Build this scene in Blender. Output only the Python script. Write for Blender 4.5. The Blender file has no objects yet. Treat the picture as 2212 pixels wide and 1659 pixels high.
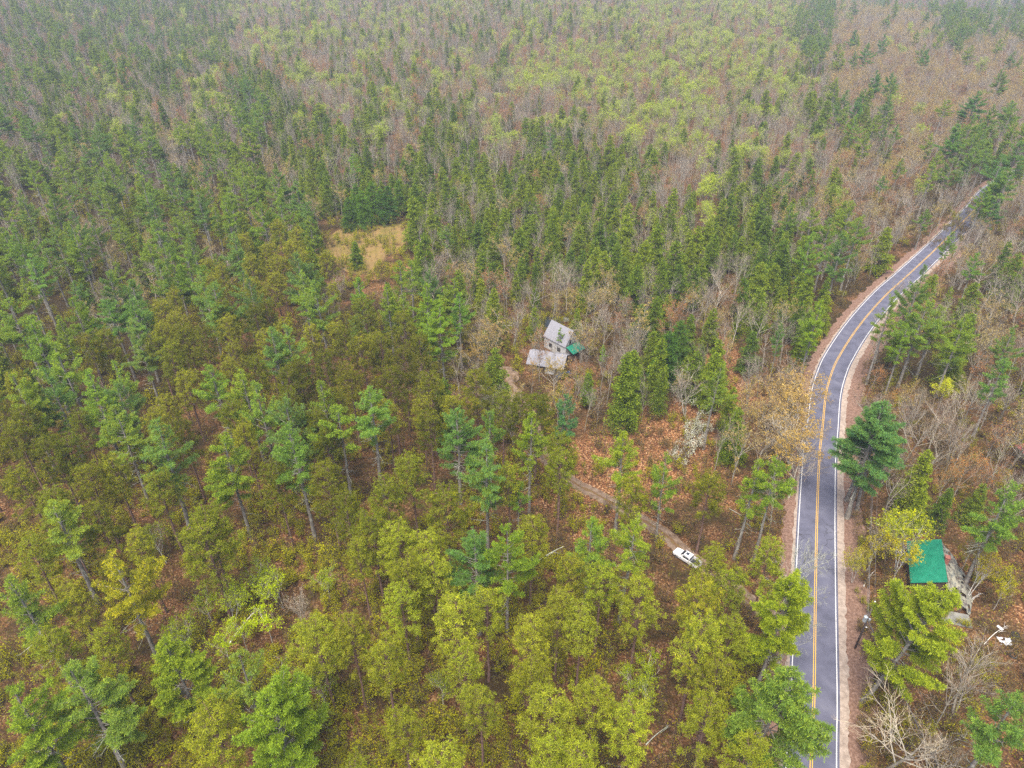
import bpy, bmesh, math, random, time
import numpy as np
from mathutils import Vector, Matrix, noise as mnoise
T0 = time.time()
R = math.radians
scene = bpy.context.scene
COL = scene.collection

# ------------------------------------------------------------------ camera
CAM_H, PITCH = 100.0, 33.7
cam_d = bpy.data.cameras.new("camera"); cam = bpy.data.objects.new("camera", cam_d); COL.objects.link(cam)
cam.location = (0, 0, CAM_H); cam.rotation_euler = (R(90 - PITCH), 0, 0)
cam_d.sensor_width = 36; cam_d.lens = 24.96; cam_d.clip_start = 1; cam_d.clip_end = 12000
scene.camera = cam
# ------------------------------------------------------------------ world, sun, exposure
world = bpy.data.worlds.new("World"); scene.world = world; world.use_nodes = True
nt = world.node_tree; nt.nodes.clear()
sky = nt.nodes.new("ShaderNodeTexSky"); sky.sky_type = 'NISHITA'; sky.sun_disc = False
SUN_EL, SUN_ROT = 68, 200
sky.sun_elevation = R(SUN_EL); sky.sun_rotation = R(SUN_ROT); sky.air_density = 1.0; sky.dust_density = 4.0; sky.ozone_density = 1.0
bg = nt.nodes.new("ShaderNodeBackground"); bg.inputs[1].default_value = 0.06
wo = nt.nodes.new("ShaderNodeOutputWorld")
nt.links.new(sky.outputs[0], bg.inputs[0]); nt.links.new(bg.outputs[0], wo.inputs[0])
sun_d = bpy.data.lights.new("sun", 'SUN'); sun = bpy.data.objects.new("sun", sun_d); COL.objects.link(sun)
sun_d.energy = 1.5; sun_d.angle = R(42); sun_d.color = (1.0, 0.92, 0.78)
# sky sun_rotation is measured clockwise from +Y; point the lamp from the same place
az = R(SUN_ROT); sdir = Vector((math.sin(az) * math.cos(R(SUN_EL)), math.cos(az) * math.cos(R(SUN_EL)), math.sin(R(SUN_EL))))
sun.rotation_euler = (-sdir).to_track_quat('-Z', 'Y').to_euler()
sun.location = (0, -50, 180)
vs = scene.view_settings; vs.view_transform = 'Standard'; vs.look = 'None'; vs.exposure = 2.35; vs.gamma = 1; vs.use_curve_mapping = False
cy = scene.cycles
cy.max_bounces = 6; cy.diffuse_bounces = 1; cy.glossy_bounces = 2; cy.transmission_bounces = 4; cy.volume_bounces = 0; cy.transparent_max_bounces = 8
cy.use_denoising = False; cy.use_adaptive_sampling = False; cy.caustics_reflective = False; cy.caustics_refractive = False
cy.volume_max_steps = 64; scene.render.use_persistent_data = False

# ------------------------------------------------------------------ picture <-> ground (used once, to survey where things stand)
SP, CP = math.sin(R(PITCH)), math.cos(R(PITCH))
FX = 2080 * 0.7373
def pg(fx, fy, h=0.0):
    u = (fx - 1106) / FX; v = (fy - 829.5) / FX
    z = (CAM_H - h) / (SP + v * CP)
    return (u * z, z * (CP - v * SP))
def pj(x, y, h=0.0):
    d = CAM_H - h; z = y * CP + d * SP
    return (1106 + FX * x / z, 829.5 + FX * (d * CP - y * SP) / z, z)
def smooth(t):
    t = np.clip(t, 0, 1); return t * t * (3 - 2 * t)
def height(x, y):
    x = np.asarray(x, float); y = np.asarray(y, float)
    s = .817 * x + .577 * y - 835
    h = -38 * smooth(s / 160) + 120 * smooth((s - 260) / 1000)
    w = smooth((y - 420) / 300)
    h = h + w * (5 * np.sin(x / 83 + 1.3) * np.sin(y / 97 + .4) + 3 * np.sin(x / 41 + y / 57))
    s2 = -x - 0.25 * y + 40
    h = h + 30 * smooth((s2 - 50) / 500) * smooth((y - 450) / 500)
    return h

# ------------------------------------------------------------------ materials
def mat(name, col, rough=.75, metal=0.0, spec=.3):
    m = bpy.data.materials.new(name); m.use_nodes = True
    b = m.node_tree.nodes["Principled BSDF"]
    b.inputs["Base Color"].default_value = (*col, 1); b.inputs["Roughness"].default_value = rough
    b.inputs["Metallic"].default_value = metal; b.inputs["Specular IOR Level"].default_value = spec
    return m
def N(m, t, **kw):
    n = m.node_tree.nodes.new(t)
    for k, v in kw.items(): setattr(n, k, v)
    return n
def ramp(m, stops, interp='LINEAR'):
    r = N(m, "ShaderNodeValToRGB"); r.color_ramp.interpolation = interp
    e = r.color_ramp.elements
    while len(e) < len(stops): e.new(.5)
    for i, (p, c) in enumerate(stops): e[i].position = p; e[i].color = (*c, 1)
    return r
def L(m, a, b): m.node_tree.links.new(a, b)
def noisy(name, cols, scale, rough=.85, detail=6, bump=0.0, coord='Object', stretch=None, spec=.2):
    """a noise-driven colour over a surface, with optional bump"""
    m = mat(name, cols[0], rough, 0, spec); b = m.node_tree.nodes["Principled BSDF"]
    tc = N(m, "ShaderNodeTexCoord"); src = tc.outputs[coord]
    if stretch:
        mp = N(m, "ShaderNodeMapping"); mp.inputs["Scale"].default_value = stretch; L(m, src, mp.inputs[0]); src = mp.outputs[0]
    n = N(m, "ShaderNodeTexNoise"); n.inputs["Scale"].default_value = scale; n.inputs["Detail"].default_value = detail
    n.inputs["Roughness"].default_value = .65
    L(m, src, n.inputs["Vector"])
    k = len(cols); r = ramp(m, [(.3 + .4 * i / max(1, k - 1), c) for i, c in enumerate(cols)])
    L(m, n.outputs[0], r.inputs[0]); L(m, r.outputs[0], b.inputs["Base Color"])
    if bump:
        bp = N(m, "ShaderNodeBump"); bp.inputs["Strength"].default_value = bump; bp.inputs["Distance"].default_value = .1
        L(m, n.outputs[0], bp.inputs["Height"]); L(m, bp.outputs[0], b.inputs["Normal"])
    return m
def foliage(name, tree_cols, tuft_var=.35, trans=.35, rough=.6):
    """leaf material: hue differs from tree to tree (object random) and from tuft to tuft (attribute v)"""
    m = bpy.data.materials.new(name); m.use_nodes = True; t = m.node_tree; t.nodes.clear()
    out = N(m, "ShaderNodeOutputMaterial"); oi = N(m, "ShaderNodeObjectInfo")
    at = N(m, "ShaderNodeAttribute", attribute_name="v")
    ma = N(m, "ShaderNodeMath", operation='MULTIPLY'); ma.inputs[1].default_value = 1 - tuft_var; L(m, oi.outputs["Random"], ma.inputs[0])
    mb = N(m, "ShaderNodeMath", operation='MULTIPLY_ADD'); mb.inputs[1].default_value = tuft_var; L(m, at.outputs["Fac"], mb.inputs[0]); L(m, ma.outputs[0], mb.inputs[2])
    k = len(tree_cols); r = ramp(m, [(i / (k - 1), c) for i, c in enumerate(tree_cols)]); L(m, mb.outputs[0], r.inputs[0])
    mx = N(m, "ShaderNodeMix", data_type='RGBA', blend_type='MULTIPLY'); mx.inputs[0].default_value = 1
    L(m, r.outputs[0], mx.inputs[6]); L(m, oi.outputs["Color"], mx.inputs[7])
    # tuft value jitter
    vj = N(m, "ShaderNodeMapRange"); vj.inputs[3].default_value = .72; vj.inputs[4].default_value = 1.3; L(m, at.outputs["Fac"], vj.inputs[0])
    hs = N(m, "ShaderNodeHueSaturation"); L(m, mx.outputs[2], hs.inputs["Color"]); L(m, vj.outputs[0], hs.inputs["Value"])
    d = N(m, "ShaderNodeBsdfDiffuse"); tr = N(m, "ShaderNodeBsdfTranslucent"); ms = N(m, "ShaderNodeMixShader"); ms.inputs[0].default_value = trans
    L(m, hs.outputs[0], d.inputs[0]); L(m, hs.outputs[0], tr.inputs[0]); L(m, d.outputs[0], ms.inputs[1]); L(m, tr.outputs[0], ms.inputs[2])
    L(m, ms.outputs[0], out.inputs[0])
    return m

M = {}
M['w_bark'] = noisy('pine_bark_grey', [(.10, .085, .075), (.20, .18, .16), (.36, .36, .31)], 1.6, .9, 8, .5)
M['r_bark'] = noisy('red_pine_bark', [(.09, .055, .045), (.17, .10, .08), (.24, .17, .14)], 1.8, .9, 8, .5)
M['h_bark'] = noisy('hemlock_bark', [(.07, .05, .04), (.14, .11, .09)], 1.6, .9, 6, .4)
M['d_bark'] = noisy('hardwood_bark', [(.15, .13, .11), (.30, .27, .22), (.46, .43, .37)], 1.4, .9, 8, .3)
M['dead_bark'] = noisy('lichened_dead_wood', [(.20, .20, .17), (.34, .35, .29), (.46, .48, .40)], 3, .9, 8, .3)
M['birch_bark'] = noisy('birch_bark', [(.16, .13, .11), (.5, .48, .44), (.66, .64, .60)], 1.3, .7, 8, .1, stretch=(1, 1, 4))
M['w_leaf'] = foliage('white_pine_needles', [(.13, .235, .045), (.20, .30, .034), (.27, .34, .026), (.12, .235, .065), (.215, .31, .034)], .3, .4)
M['r_leaf'] = foliage('red_pine_needles', [(.20, .22, .020), (.28, .28, .018), (.23, .25, .022), (.34, .32, .018)], .5, .4)
M['h_leaf'] = foliage('hemlock_needles', [(.08, .155, .030), (.18, .26, .024), (.28, .34, .022), (.11, .19, .034)], .3, .4)
M['lime'] = foliage('new_spring_leaves', [(.38, .50, .06), (.48, .56, .05), (.32, .40, .08), (.50, .56, .10)], .35, .5)
M['tan'] = foliage('oak_catkins', [(.44, .31, .08), (.50, .39, .09), (.36, .25, .11), (.46, .40, .12)], .5, .4)
M['rust'] = foliage('maple_flowers', [(.36, .14, .06), (.40, .20, .06), (.30, .12, .08)], .5, .4)
M['blossom'] = foliage('white_blossom', [(.55, .56, .42), (.7, .7, .6)], .5, .3)
M['twig'] = foliage('hardwood_twigs', [(.17, .145, .115), (.27, .235, .185), (.21, .15, .12), (.34, .31, .26), (.19, .17, .11)], .45, .1)
M['ug_green'] = foliage('understory_leaves', [(.34, .36, .012), (.46, .44, .010), (.26, .27, .015), (.50, .42, .02)], .4, .5)
M['ug_tan'] = foliage('brush_buds', [(.27, .17, .045), (.25, .21, .04), (.30, .15, .045), (.22, .20, .04)], .5, .4)

# ------------------------------------------------------------------ mesh buffers
class MB:
    def __init__(s): s.v = []; s.f = []; s.n = 0
    def add(s, verts, faces, mi=0, val=None):
        """verts (n,3), faces (k,3|4) local indices"""
        verts = np.asarray(verts, np.float32).reshape(-1, 3); faces = np.asarray(faces, np.int32)
        if len(verts) == 0: return
        if val is None: val = np.full(len(verts), .5, np.float32)
        s.v.append((verts, np.asarray(val, np.float32))); s.f.append((faces + s.n, mi)); s.n += len(verts)
    def mesh(s, name, mats, smooth_sh=False):
        me = bpy.data.meshes.new(name)
        V = np.concatenate([a for a, _ in s.v]); A = np.concatenate([a for _, a in s.v])
        li = np.concatenate([f.ravel() for f, _ in s.f]); tot = np.concatenate([np.full(len(f), f.shape[1], np.int32) for f, _ in s.f])
        mi = np.concatenate([np.full(len(f), m, np.int32) for f, m in s.f])
        me.vertices.add(len(V)); me.vertices.foreach_set("co", V.ravel())
        me.loops.add(len(li)); me.loops.foreach_set("vertex_index", li)
        me.polygons.add(len(tot)); me.polygons.foreach_set("loop_start", np.concatenate([[0], np.cumsum(tot)[:-1]]).astype(np.int32))
        me.polygons.foreach_set("material_index", mi)
        if smooth_sh: me.polygons.foreach_set("use_smooth", np.ones(len(tot), bool))
        at = me.attributes.new("v", 'FLOAT', 'POINT'); at.data.foreach_set("value", A)
        for m in mats: me.materials.append(m)
        me.update(calc_edges=True)
        return me
def frames(d):
    d = d / np.maximum(1e-6, np.linalg.norm(d, axis=1, keepdims=True))
    a = np.where(np.abs(d[:, 2:3]) < .9, np.array([[0, 0, 1.]]), np.array([[1., 0, 0]]))
    x = np.cross(a, d); x /= np.linalg.norm(x, axis=1, keepdims=True); y = np.cross(d, x)
    return x, y, d
def segs(mb, p0, p1, r0, r1, n=3, mi=0, val=None):
    """many separate tapered tubes"""
    p0 = np.asarray(p0, float).reshape(-1, 3); p1 = np.asarray(p1, float).reshape(-1, 3)
    S = len(p0)
    if S == 0: return
    r0 = np.broadcast_to(np.asarray(r0, float), (S,)); r1 = np.broadcast_to(np.asarray(r1, float), (S,))
    x, y, _ = frames(p1 - p0)
    a = np.arange(n) * 2 * np.pi / n; c = np.cos(a)[None, :, None]; sn = np.sin(a)[None, :, None]
    ring = x[:, None] * c + y[:, None] * sn
    V = np.concatenate([p0[:, None] + ring * r0[:, None, None], p1[:, None] + ring * r1[:, None, None]], 1)  # S,2n,3
    i = np.arange(n); j = (i + 1) % n
    q = np.stack([i, j, j + n, i + n], 1)[None] + (np.arange(S) * 2 * n)[:, None, None]
    v = None if val is None else np.repeat(val, 2 * n)
    mb.add(V.reshape(-1, 3), q.reshape(-1, 4), mi, v)
def polytube(mb, pts, rad, n=8, mi=0):
    pts = np.asarray(pts, float); k = len(pts)
    d = np.gradient(pts, axis=0); x, y, _ = frames(d)
    x = x * 0 + np.array([1., 0, 0]) if abs(d[0][2]) > .8 * np.linalg.norm(d[0]) else x
    y = np.cross(d / np.linalg.norm(d, axis=1, keepdims=True), x)
    a = np.arange(n) * 2 * np.pi / n
    V = pts[:, None] + (x[:, None] * np.cos(a)[None, :, None] + y[:, None] * np.sin(a)[None, :, None]) * np.asarray(rad)[:, None, None]
    i = np.arange(n); j = (i + 1) % n
    q = (np.stack([i, j, j + n, i + n], 1)[None] + (np.arange(k - 1) * n)[:, None, None]).reshape(-1, 4)
    mb.add(V.reshape(-1, 3), q, mi)
def tufts(mb, P, D, S, rng, tmpl, mi=0, val=None):
    """copies of a small triangle cluster; template z axis follows D"""
    P = np.asarray(P, float).reshape(-1, 3)
    if len(P) == 0: return
    D = np.asarray(D, float).reshape(-1, 3); n = len(P)
    x, y, z = frames(D); th = rng.uniform(0, 2 * np.pi, n)[:, None]
    x2 = x * np.cos(th) + y * np.sin(th); y2 = -x * np.sin(th) + y * np.cos(th)
    T = tmpl[rng.integers(0, len(tmpl), n)]                     # n,k*3,3
    V = P[:, None] + (T[..., 0:1] * x2[:, None] + T[..., 1:2] * y2[:, None] + T[..., 2:3] * z[:, None]) * np.broadcast_to(np.asarray(S, float), (n,))[:, None, None]
    k = T.shape[1]
    F = np.arange(n * k).reshape(-1, 3)
    v = rng.uniform(0, 1, n) if val is None else val
    mb.add(V.reshape(-1, 3), F, mi, np.repeat(v, k))
def star(rng, k, spread, w, up=0.0, m=6):
    """m templates of k slim triangles fanned round +z; spread 0..1 (1 = full ball)"""
    out = []
    for _ in range(m):
        t = []
        for i in range(k):
            a = rng.uniform(0, 2 * np.pi); zc = 1 - rng.uniform(0, 1) ** .8 * spread * 2
            zc = max(-1, min(1, zc)); r = math.sqrt(max(0, 1 - zc * zc)); d = np.array([r * math.cos(a), r * math.sin(a), zc + up]); d /= np.linalg.norm(d)
            d *= rng.uniform(.75, 1.1)
            s = np.cross(d, rng.normal(size=3)); s /= np.linalg.norm(s); s *= w
            t += [s * .5 - d * .05, d, -s * .5 - d * .05] if rng.random() < .35 else [d * .95 + s * .6, d * .1, d * .95 - s * .6]
        out.append(t)
    return np.array(out)
grng = np.random.default_rng(11)
T_W = star(grng, 12, .40, .14)
T_R = star(grng, 16, .70, .17, .1)
T_H = star(grng, 6, .25, .28)
T_L = star(grng, 3, .9, .75)
T_D = star(grng, 4, .45, .10)

def white_pine(seed, H=26., cs=.45, RR=4.6, dens=1.0, dead=16, tsz=1.0, pt=1.3):
    rng = np.random.default_rng(seed); tr = MB(); cr = MB()
    nz = 9; zz = np.linspace(0, H * .985, nz)
    lean = rng.normal(0, .012, 2); wob = rng.normal(0, .10, (nz, 2)).cumsum(0) * .6
    wob -= wob[0]; px = zz * lean[0] + wob[:, 0]; py = zz * lean[1] + wob[:, 1]
    rad = (.34 * (H / 26) * (1 - zz / H) ** .75 + .035); rad[0] *= 1.35
    polytube(tr, np.stack([px, py, zz], 1), rad, 9)
    ax = lambda z: np.array([np.interp(z, zz, px), np.interp(z, zz, py), z])
    z = H * cs; BP, BD, BS = [], [], []; s0, s1, ra, rb = [], [], [], []
    sector = rng.uniform(.55, 1.2, 7)
    while z < H * .985:
        t = (z - H * cs) / (H * (1 - cs)); prof = min(1, (1 - t) * pt + .04) ** .85 * (.55 + .45 * min(1, t * 4))
        for _ in range(rng.integers(3, 5) + (dens > 1.1)):
            if rng.random() < .15 * (1 - t): continue
            a = rng.uniform(0, 2 * np.pi); Lb = RR * prof * rng.uniform(.55, 1.15) * sector[int(a / 6.2832 * 7) % 7]
            if Lb < .5: Lb = .5
            el = R(rng.uniform(-14, 14) + 48 * t ** 1.3); cu = rng.uniform(.08, .30)
            dh = np.array([math.cos(a), math.sin(a), 0]); o = ax(z)
            curve = lambda s: o + dh * (s * Lb * math.cos(el)) + np.array([0, 0, 1.]) * (s * Lb * math.sin(el) + cu * Lb * s * s * .8)
            ss = np.linspace(0, 1, 5); P = np.array([curve(s) for s in ss])
            s0 += list(P[:-1]); s1 += list(P[1:]); rr = .02 + .022 * Lb * (1 - ss) * .6; ra += list(rr[:-1]); rb += list(rr[1:])
            side = np.array([-dh[1], dh[0], 0])
            s = rng.uniform(.22, .42)
            while s < 1.0:
                c = curve(s)
                for sg in (-1, 1):
                    l = (.10 + .34 * math.sin(min(1, (1 - s) * 1.3 + .12) * 1.6)) * Lb * .48 * rng.uniform(.6, 1.1)
                    bd = dh * rng.uniform(.5, .9) + side * sg * rng.uniform(.6, 1) + np.array([0, 0, rng.uniform(.02, .3)])
                    bd /= np.linalg.norm(bd)
                    q = rng.uniform(.05, .25)
                    if l > .9: s0.append(c); s1.append(c + bd * l); ra.append(.016); rb.append(.008)
                    while q < l:
                        BP.append(c + bd * q + rng.normal(0, .07, 3)); BD.append(bd * .55 + dh * .25 + np.array([0, 0, rng.uniform(.35, 1.0)])); BS.append(rng.uniform(.42, .64))
                        q += .24 / dens
                s += .29 / Lb / dens ** .5
            c = curve(1.0)
            for _ in range(2): BP.append(c + rng.normal(0, .08, 3)); BD.append(dh + np.array([0, 0, .6])); BS.append(.45)
        z += rng.uniform(.55, .9) * (1 + .35 * (1 - t)) / dens
    for _ in range(8): BP.append(ax(H * .985) + rng.normal(0, .15, 3)); BD.append([0, 0, 1]); BS.append(.5)
    segs(cr, s0, s1, ra, rb, 3, 1)
    tufts(cr, BP, BD, np.array(BS) * tsz, rng, T_W, 0)
    # bare dead limbs under the live crown
    for _ in range(dead):
        z = H * cs * rng.uniform(.55, 1.25); a = rng.uniform(0, 6.283); l = rng.uniform(.8, 3.4)
        d = np.array([math.cos(a), math.sin(a), rng.uniform(-.35, .15)]); o = ax(z); m1 = o + d * l * .55; e = m1 + (d + np.array([0, 0, rng.uniform(-.3, .5)])) * l * .45
        segs(tr, [o, m1], [m1, e], [.045, .03], [.03, .012], 3, 1)
        k = rng.integers(2, 6)
        for _ in range(k):
            s = rng.uniform(.3, 1); b = o + (m1 - o) * s if s < .6 else m1 + (e - m1) * (s - .6) / .4
            dd = d + rng.normal(0, .7, 3); dd /= np.linalg.norm(dd); segs(tr, [b], [b + dd * rng.uniform(.3, 1.1)], .018, .008, 3, 1)
    return tr.mesh('pine_trunk', [M['w_bark'], M['dead_bark']], True), cr.mesh('pine_crown', [M['w_leaf'], M['w_bark']])

def red_pine(seed, H=22., cs=.52, RR=3.3, npom=620):
    rng = np.random.default_rng(seed); tr = MB(); cr = MB(); nz = 8; zz = np.linspace(0, H * .97, nz)
    wob = rng.normal(0, .10, (nz, 2)).cumsum(0) * .6; wob -= wob[0]
    rad = .21 * (1 - zz / H) ** .6 + .03; rad[0] *= 1.25
    polytube(tr, np.stack([wob[:, 0], wob[:, 1], zz], 1), rad, 8)
    ax = lambda z: np.array([np.interp(z, zz, wob[:, 0]), np.interp(z, zz, wob[:, 1]), z])
    s0, s1, ra, rb, BP, BD, BS = [], [], [], [], [], [], []
    nb = 64; zs = H * cs
    lump = rng.uniform(.7, 1.15, 9)
    for i in range(nb):
        t = (i + rng.random()) / nb; z = zs + (H * .96 - zs) * t; a = i * 2.399 + rng.normal(0, .4)
        prof = (math.sin(math.pi * min(1, .22 + .70 * t)) ** .65)
        Lb = RR * prof * rng.uniform(.72, 1.08) * lump[int((a % 6.283) / 6.283 * 9) % 9]
        el = R(5 + 50 * t); dh = np.array([math.cos(a), math.sin(a), 0]); o = ax(z)
        cv = lambda s: o + dh * (s * Lb * math.cos(el)) + np.array([0, 0, 1.]) * (s * Lb * math.sin(el) + .25 * Lb * s * s)
        P = np.array([cv(s) for s in (0, .35, .7, 1)])
        s0 += list(P[:-1]); s1 += list(P[1:]); ra += [.05, .035, .02]; rb += [.035, .02, .012]
        k = max(3, int(npom / nb * (Lb / RR) * 1.1))
        for _ in range(k):
            s = rng.uniform(.35, 1) ** .75; c = cv(s); d = rng.normal(0, 1, 3); d[2] = abs(d[2]) * .9 - .1; d /= np.linalg.norm(d)
            d = d + dh * .5; l = rng.uniform(.15, .95) * (.5 + .5 * (1 - s) + .15)
            e = c + d * l; s0.append(c); s1.append(e); ra.append(.014); rb.append(.01)
            BP.append(e); BD.append(d * .6 + np.array([0, 0, .8])); BS.append(rng.uniform(.34, .50))
    segs(cr, s0, s1, ra, rb, 3, 1); tufts(cr, BP, BD, BS, rng, T_R, 0)
    for _ in range(9):
        z = zs * rng.uniform(.6, 1.05); a = rng.uniform(0, 6.283); l = rng.uniform(.6, 1.8); d = np.array([math.cos(a), math.sin(a), rng.uniform(-.4, .1)])
        segs(tr, [ax(z)], [ax(z) + d * l], .025, .01, 3, 0)
    return tr.mesh('pine_trunk', [M['r_bark']], True), cr.mesh('pine_crown', [M['r_leaf'], M['r_bark']])

def hemlock(seed, H=13., cs=.08, RR=2.6, dens=1.0, slim=1.0):
    rng = np.random.default_rng(seed); tr = MB(); cr = MB()
    zz = np.linspace(0, H * .98, 6); wob = rng.normal(0, .05, (6, 2)).cumsum(0); wob -= wob[0]
    polytube(tr, np.stack([wob[:, 0], wob[:, 1], zz], 1), .15 * (H / 13) * (1 - zz / H) + .02, 6)
    ax = lambda z: np.array([np.interp(z, zz, wob[:, 0]), np.interp(z, zz, wob[:, 1]), z])
    s0, s1, BP, BD, BS = [], [], [], [], []
    z = H * cs; lump = rng.uniform(.7, 1.15, 6)
    while z < H * .97:
        t = z / H
        for _ in range(rng.integers(4, 7)):
            a = rng.uniform(0, 6.283); Lb = RR * slim * (min(1, (1 - t) * 1.12) ** .62 * 1.08 + .02) * rng.uniform(.55, 1.12) * lump[int(a / 6.283 * 6) % 6]
            dh = np.array([math.cos(a), math.sin(a), 0]); side = np.array([-dh[1], dh[0], 0]); o = ax(z); up = .32 + .3 * t; dr = .55
            cv = lambda s: o + dh * s * Lb + np.array([0, 0, 1.]) * (up * s - dr * s * s) * Lb
            P = [cv(0), cv(.5), cv(1)]; s0 += P[:-1]; s1 += P[1:]
            s = .25
            while s <= 1:
                c = cv(s)
                for sg in (-1, 0, 1):
                    l = (1.05 - s) * Lb * .5
                    q = rng.uniform(0, .2)
                    while True:
                        bd = dh * .8 + side * sg
                        BP.append(c + bd * q + rng.normal(0, .06, 3)); BD.append(bd * .9 + np.array([0, 0, rng.uniform(-.1, .6)])); BS.append(rng.uniform(.3, .5))
                        q += .42 / dens
                        if q > l or sg == 0: break
                s += .38 / max(.4, Lb) / dens
        z += rng.uniform(.32, .5)
    for _ in range(4): BP.append(ax(H * .98)); BD.append([rng.normal() * .2, rng.normal() * .2, 1]); BS.append(.5)
    segs(cr, s0, s1, .02, .01, 3, 1); tufts(cr, BP, BD, BS, rng, T_H, 0)
    return tr.mesh('hemlock_trunk', [M['h_bark']], True), cr.mesh('hemlock_crown', [M['h_leaf'], M['h_bark']])

def hardwood(seed, H=16., spread=.42, leaf=None, nleaf=0, lsz=.2, bark='d_bark', twigmat='twig', stems=1, lv=(8, 5, 5, 4), tw=.014, tr_r=.17, fork=.38):
    """trunk + limbs in one mesh, twigs + leaves in the other"""
    rng = np.random.default_rng(seed); tr = MB(); cr = MB(); tips = []
    def grow(p, d, l, r, k, sub=3):
        pts = [p]; dd = d.copy()
        for i in range(sub):
            dd = dd + rng.normal(0, .13, 3) + np.array([0, 0, .10]); dd /= np.linalg.norm(dd); pts.append(pts[-1] + dd * l / sub)
        rr = np.linspace(r, r * .45, sub + 1)
        if k <= 1: polytube(tr, pts, rr, 6 if k == 0 else 4)
        elif k == 2: segs(tr, pts[:-1], pts[1:], rr[:-1], rr[1:], 3)
        return pts
    tw0, tw1, twr = [], [], []
    def child(pts, k, l, r):
        n = lv[k - 1] if k - 1 < len(lv) else 0
        for i in range(n):
            s = rng.uniform(fork, 1) if k == 1 else rng.uniform(.25, 1.0)
            if i == 0 and k > 1: s = 1.0
            f = s * (len(pts) - 1); j = min(len(pts) - 2, int(f)); b = pts[j] + (pts[j + 1] - pts[j]) * (f - j)
            ax = pts[j + 1] - pts[j]; ax = ax / np.linalg.norm(ax)
            rd = rng.normal(0, 1, 3); rd -= ax * rd.dot(ax); rd /= np.linalg.norm(rd)
            ang = rng.uniform(.35, .85) if k > 1 else rng.uniform(.45, .95) * spread / .42 * (1.15 - .5 * s)
            if k == 1: a = i * 2.399 + rng.normal(0, .3); rd = np.array([math.cos(a), math.sin(a), 0.])
            d = ax * math.cos(ang) + rd * math.sin(ang)
            ll = l * rng.uniform(.7, 1.2) * (1.2 - .35 * s)
            if k <= 2:
                q = grow(b, d, ll, r * rng.uniform(.8, 1.1), k); child(q, k + 1, ll * (.50 if k == 1 else .52), r * .42)
            else:
                e1 = b + d * ll * .5; d2 = d + rng.normal(0, .25, 3) + np.array([0, 0, .15]); e = e1 + d2 / np.linalg.norm(d2) * ll * .5
                w = tw * (1.5 if k == 3 else 1.0)
                tw0.extend([b, e1]); tw1.extend([e1, e]); twr.extend([w, w * .7])
                if k < 4 and len(lv) > 3: child([b, e1, e], k + 1, ll * .62, r)
                tips.append(e); tips.append(e1)
    for s in range(stems):
        a = rng.uniform(0, 6.283); off = np.array([math.cos(a), math.sin(a), 0]) * (.35 if stems > 1 else 0)
        d = np.array([rng.normal(0, .05), rng.normal(0, .05), 1.]) + off * (.55 if stems > 1 else 0); d /= np.linalg.norm(d)
        Ht = H * rng.uniform(.62, .78) if stems == 1 else H * rng.uniform(.5, .72)
        pts = [off * .6]; dd = d
        for i in range(6): dd = dd + rng.normal(0, .035, 3); dd /= np.linalg.norm(dd); pts.append(pts[-1] + dd * Ht / 6)
        polytube(tr, pts, np.linspace(tr_r, tr_r * .35, 7), 7)
        child(pts, 1, H * .33, tr_r * .42)
        child(pts[-2:], 2, H * .17, tr_r * .2)
    tw0 = np.array(tw0); tw1 = np.array(tw1); twr = np.array(twr)
    segs(cr, tw0, tw1, twr, twr * .6, 3, 0, np.repeat(rng.uniform(0, 1, (len(tw0) + 1) // 2), 2)[:len(tw0)])
    if leaf and nleaf:
        tips = np.array(tips); P = tips[rng.integers(0, len(tips), nleaf)] + rng.normal(0, lsz * .9, (nleaf, 3))
        tufts(cr, P, rng.normal(0, 1, (nleaf, 3)) + [0, 0, .6], rng.uniform(.6, 1.2, nleaf) * lsz, rng, T_L, 1)
    return tr.mesh('hardwood_trunk', [M[bark]], True), cr.mesh('hardwood_crown', [M[twigmat]] + ([M[leaf]] if leaf else []))

def shrub(seed, H=2.4, leaf='ug_green', n=90, stems=7, lsz=.16, sp=.5, bark='h_bark'):
    rng = np.random.default_rng(seed); mb = MB(); s0, s1, P = [], [], []
    for i in range(stems):
        a = rng.uniform(0, 6.283); l = H * rng.uniform(.6, 1.05); d = np.array([math.cos(a) * sp * rng.random(), math.sin(a) * sp * rng.random(), 1.]); d /= np.linalg.norm(d)
        o = np.array([math.cos(a), math.sin(a), 0]) * .15; m1 = o + d * l * .5; e = m1 + (d + rng.normal(0, .18, 3)) * l * .5
        s0 += [o, m1]; s1 += [m1, e]
        for _ in range(5):
            s = rng.uniform(.35, 1); b = o + (e - o) * s; dd = d + rng.normal(0, .6, 3); t = b + dd / np.linalg.norm(dd) * rng.uniform(.2, .45) * H * .6
            s0.append(b); s1.append(t); P += [b + (t - b) * rng.random() for _ in range(3)]; P.append(t)
    segs(mb, s0, s1, .018, .008, 3, 1)
    P = np.array(P); q = P[rng.integers(0, len(P), n)] + rng.normal(0, .18, (n, 3)); q[:, 2] = np.maximum(q[:, 2], .1)
    tufts(mb, q, rng.normal(0, 1, (n, 3)) + [0, 0, .8], rng.uniform(.6, 1.2, n) * lsz, rng, T_L, 0)
    return mb.mesh('shrub', [M[leaf], M[bark]])

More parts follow.
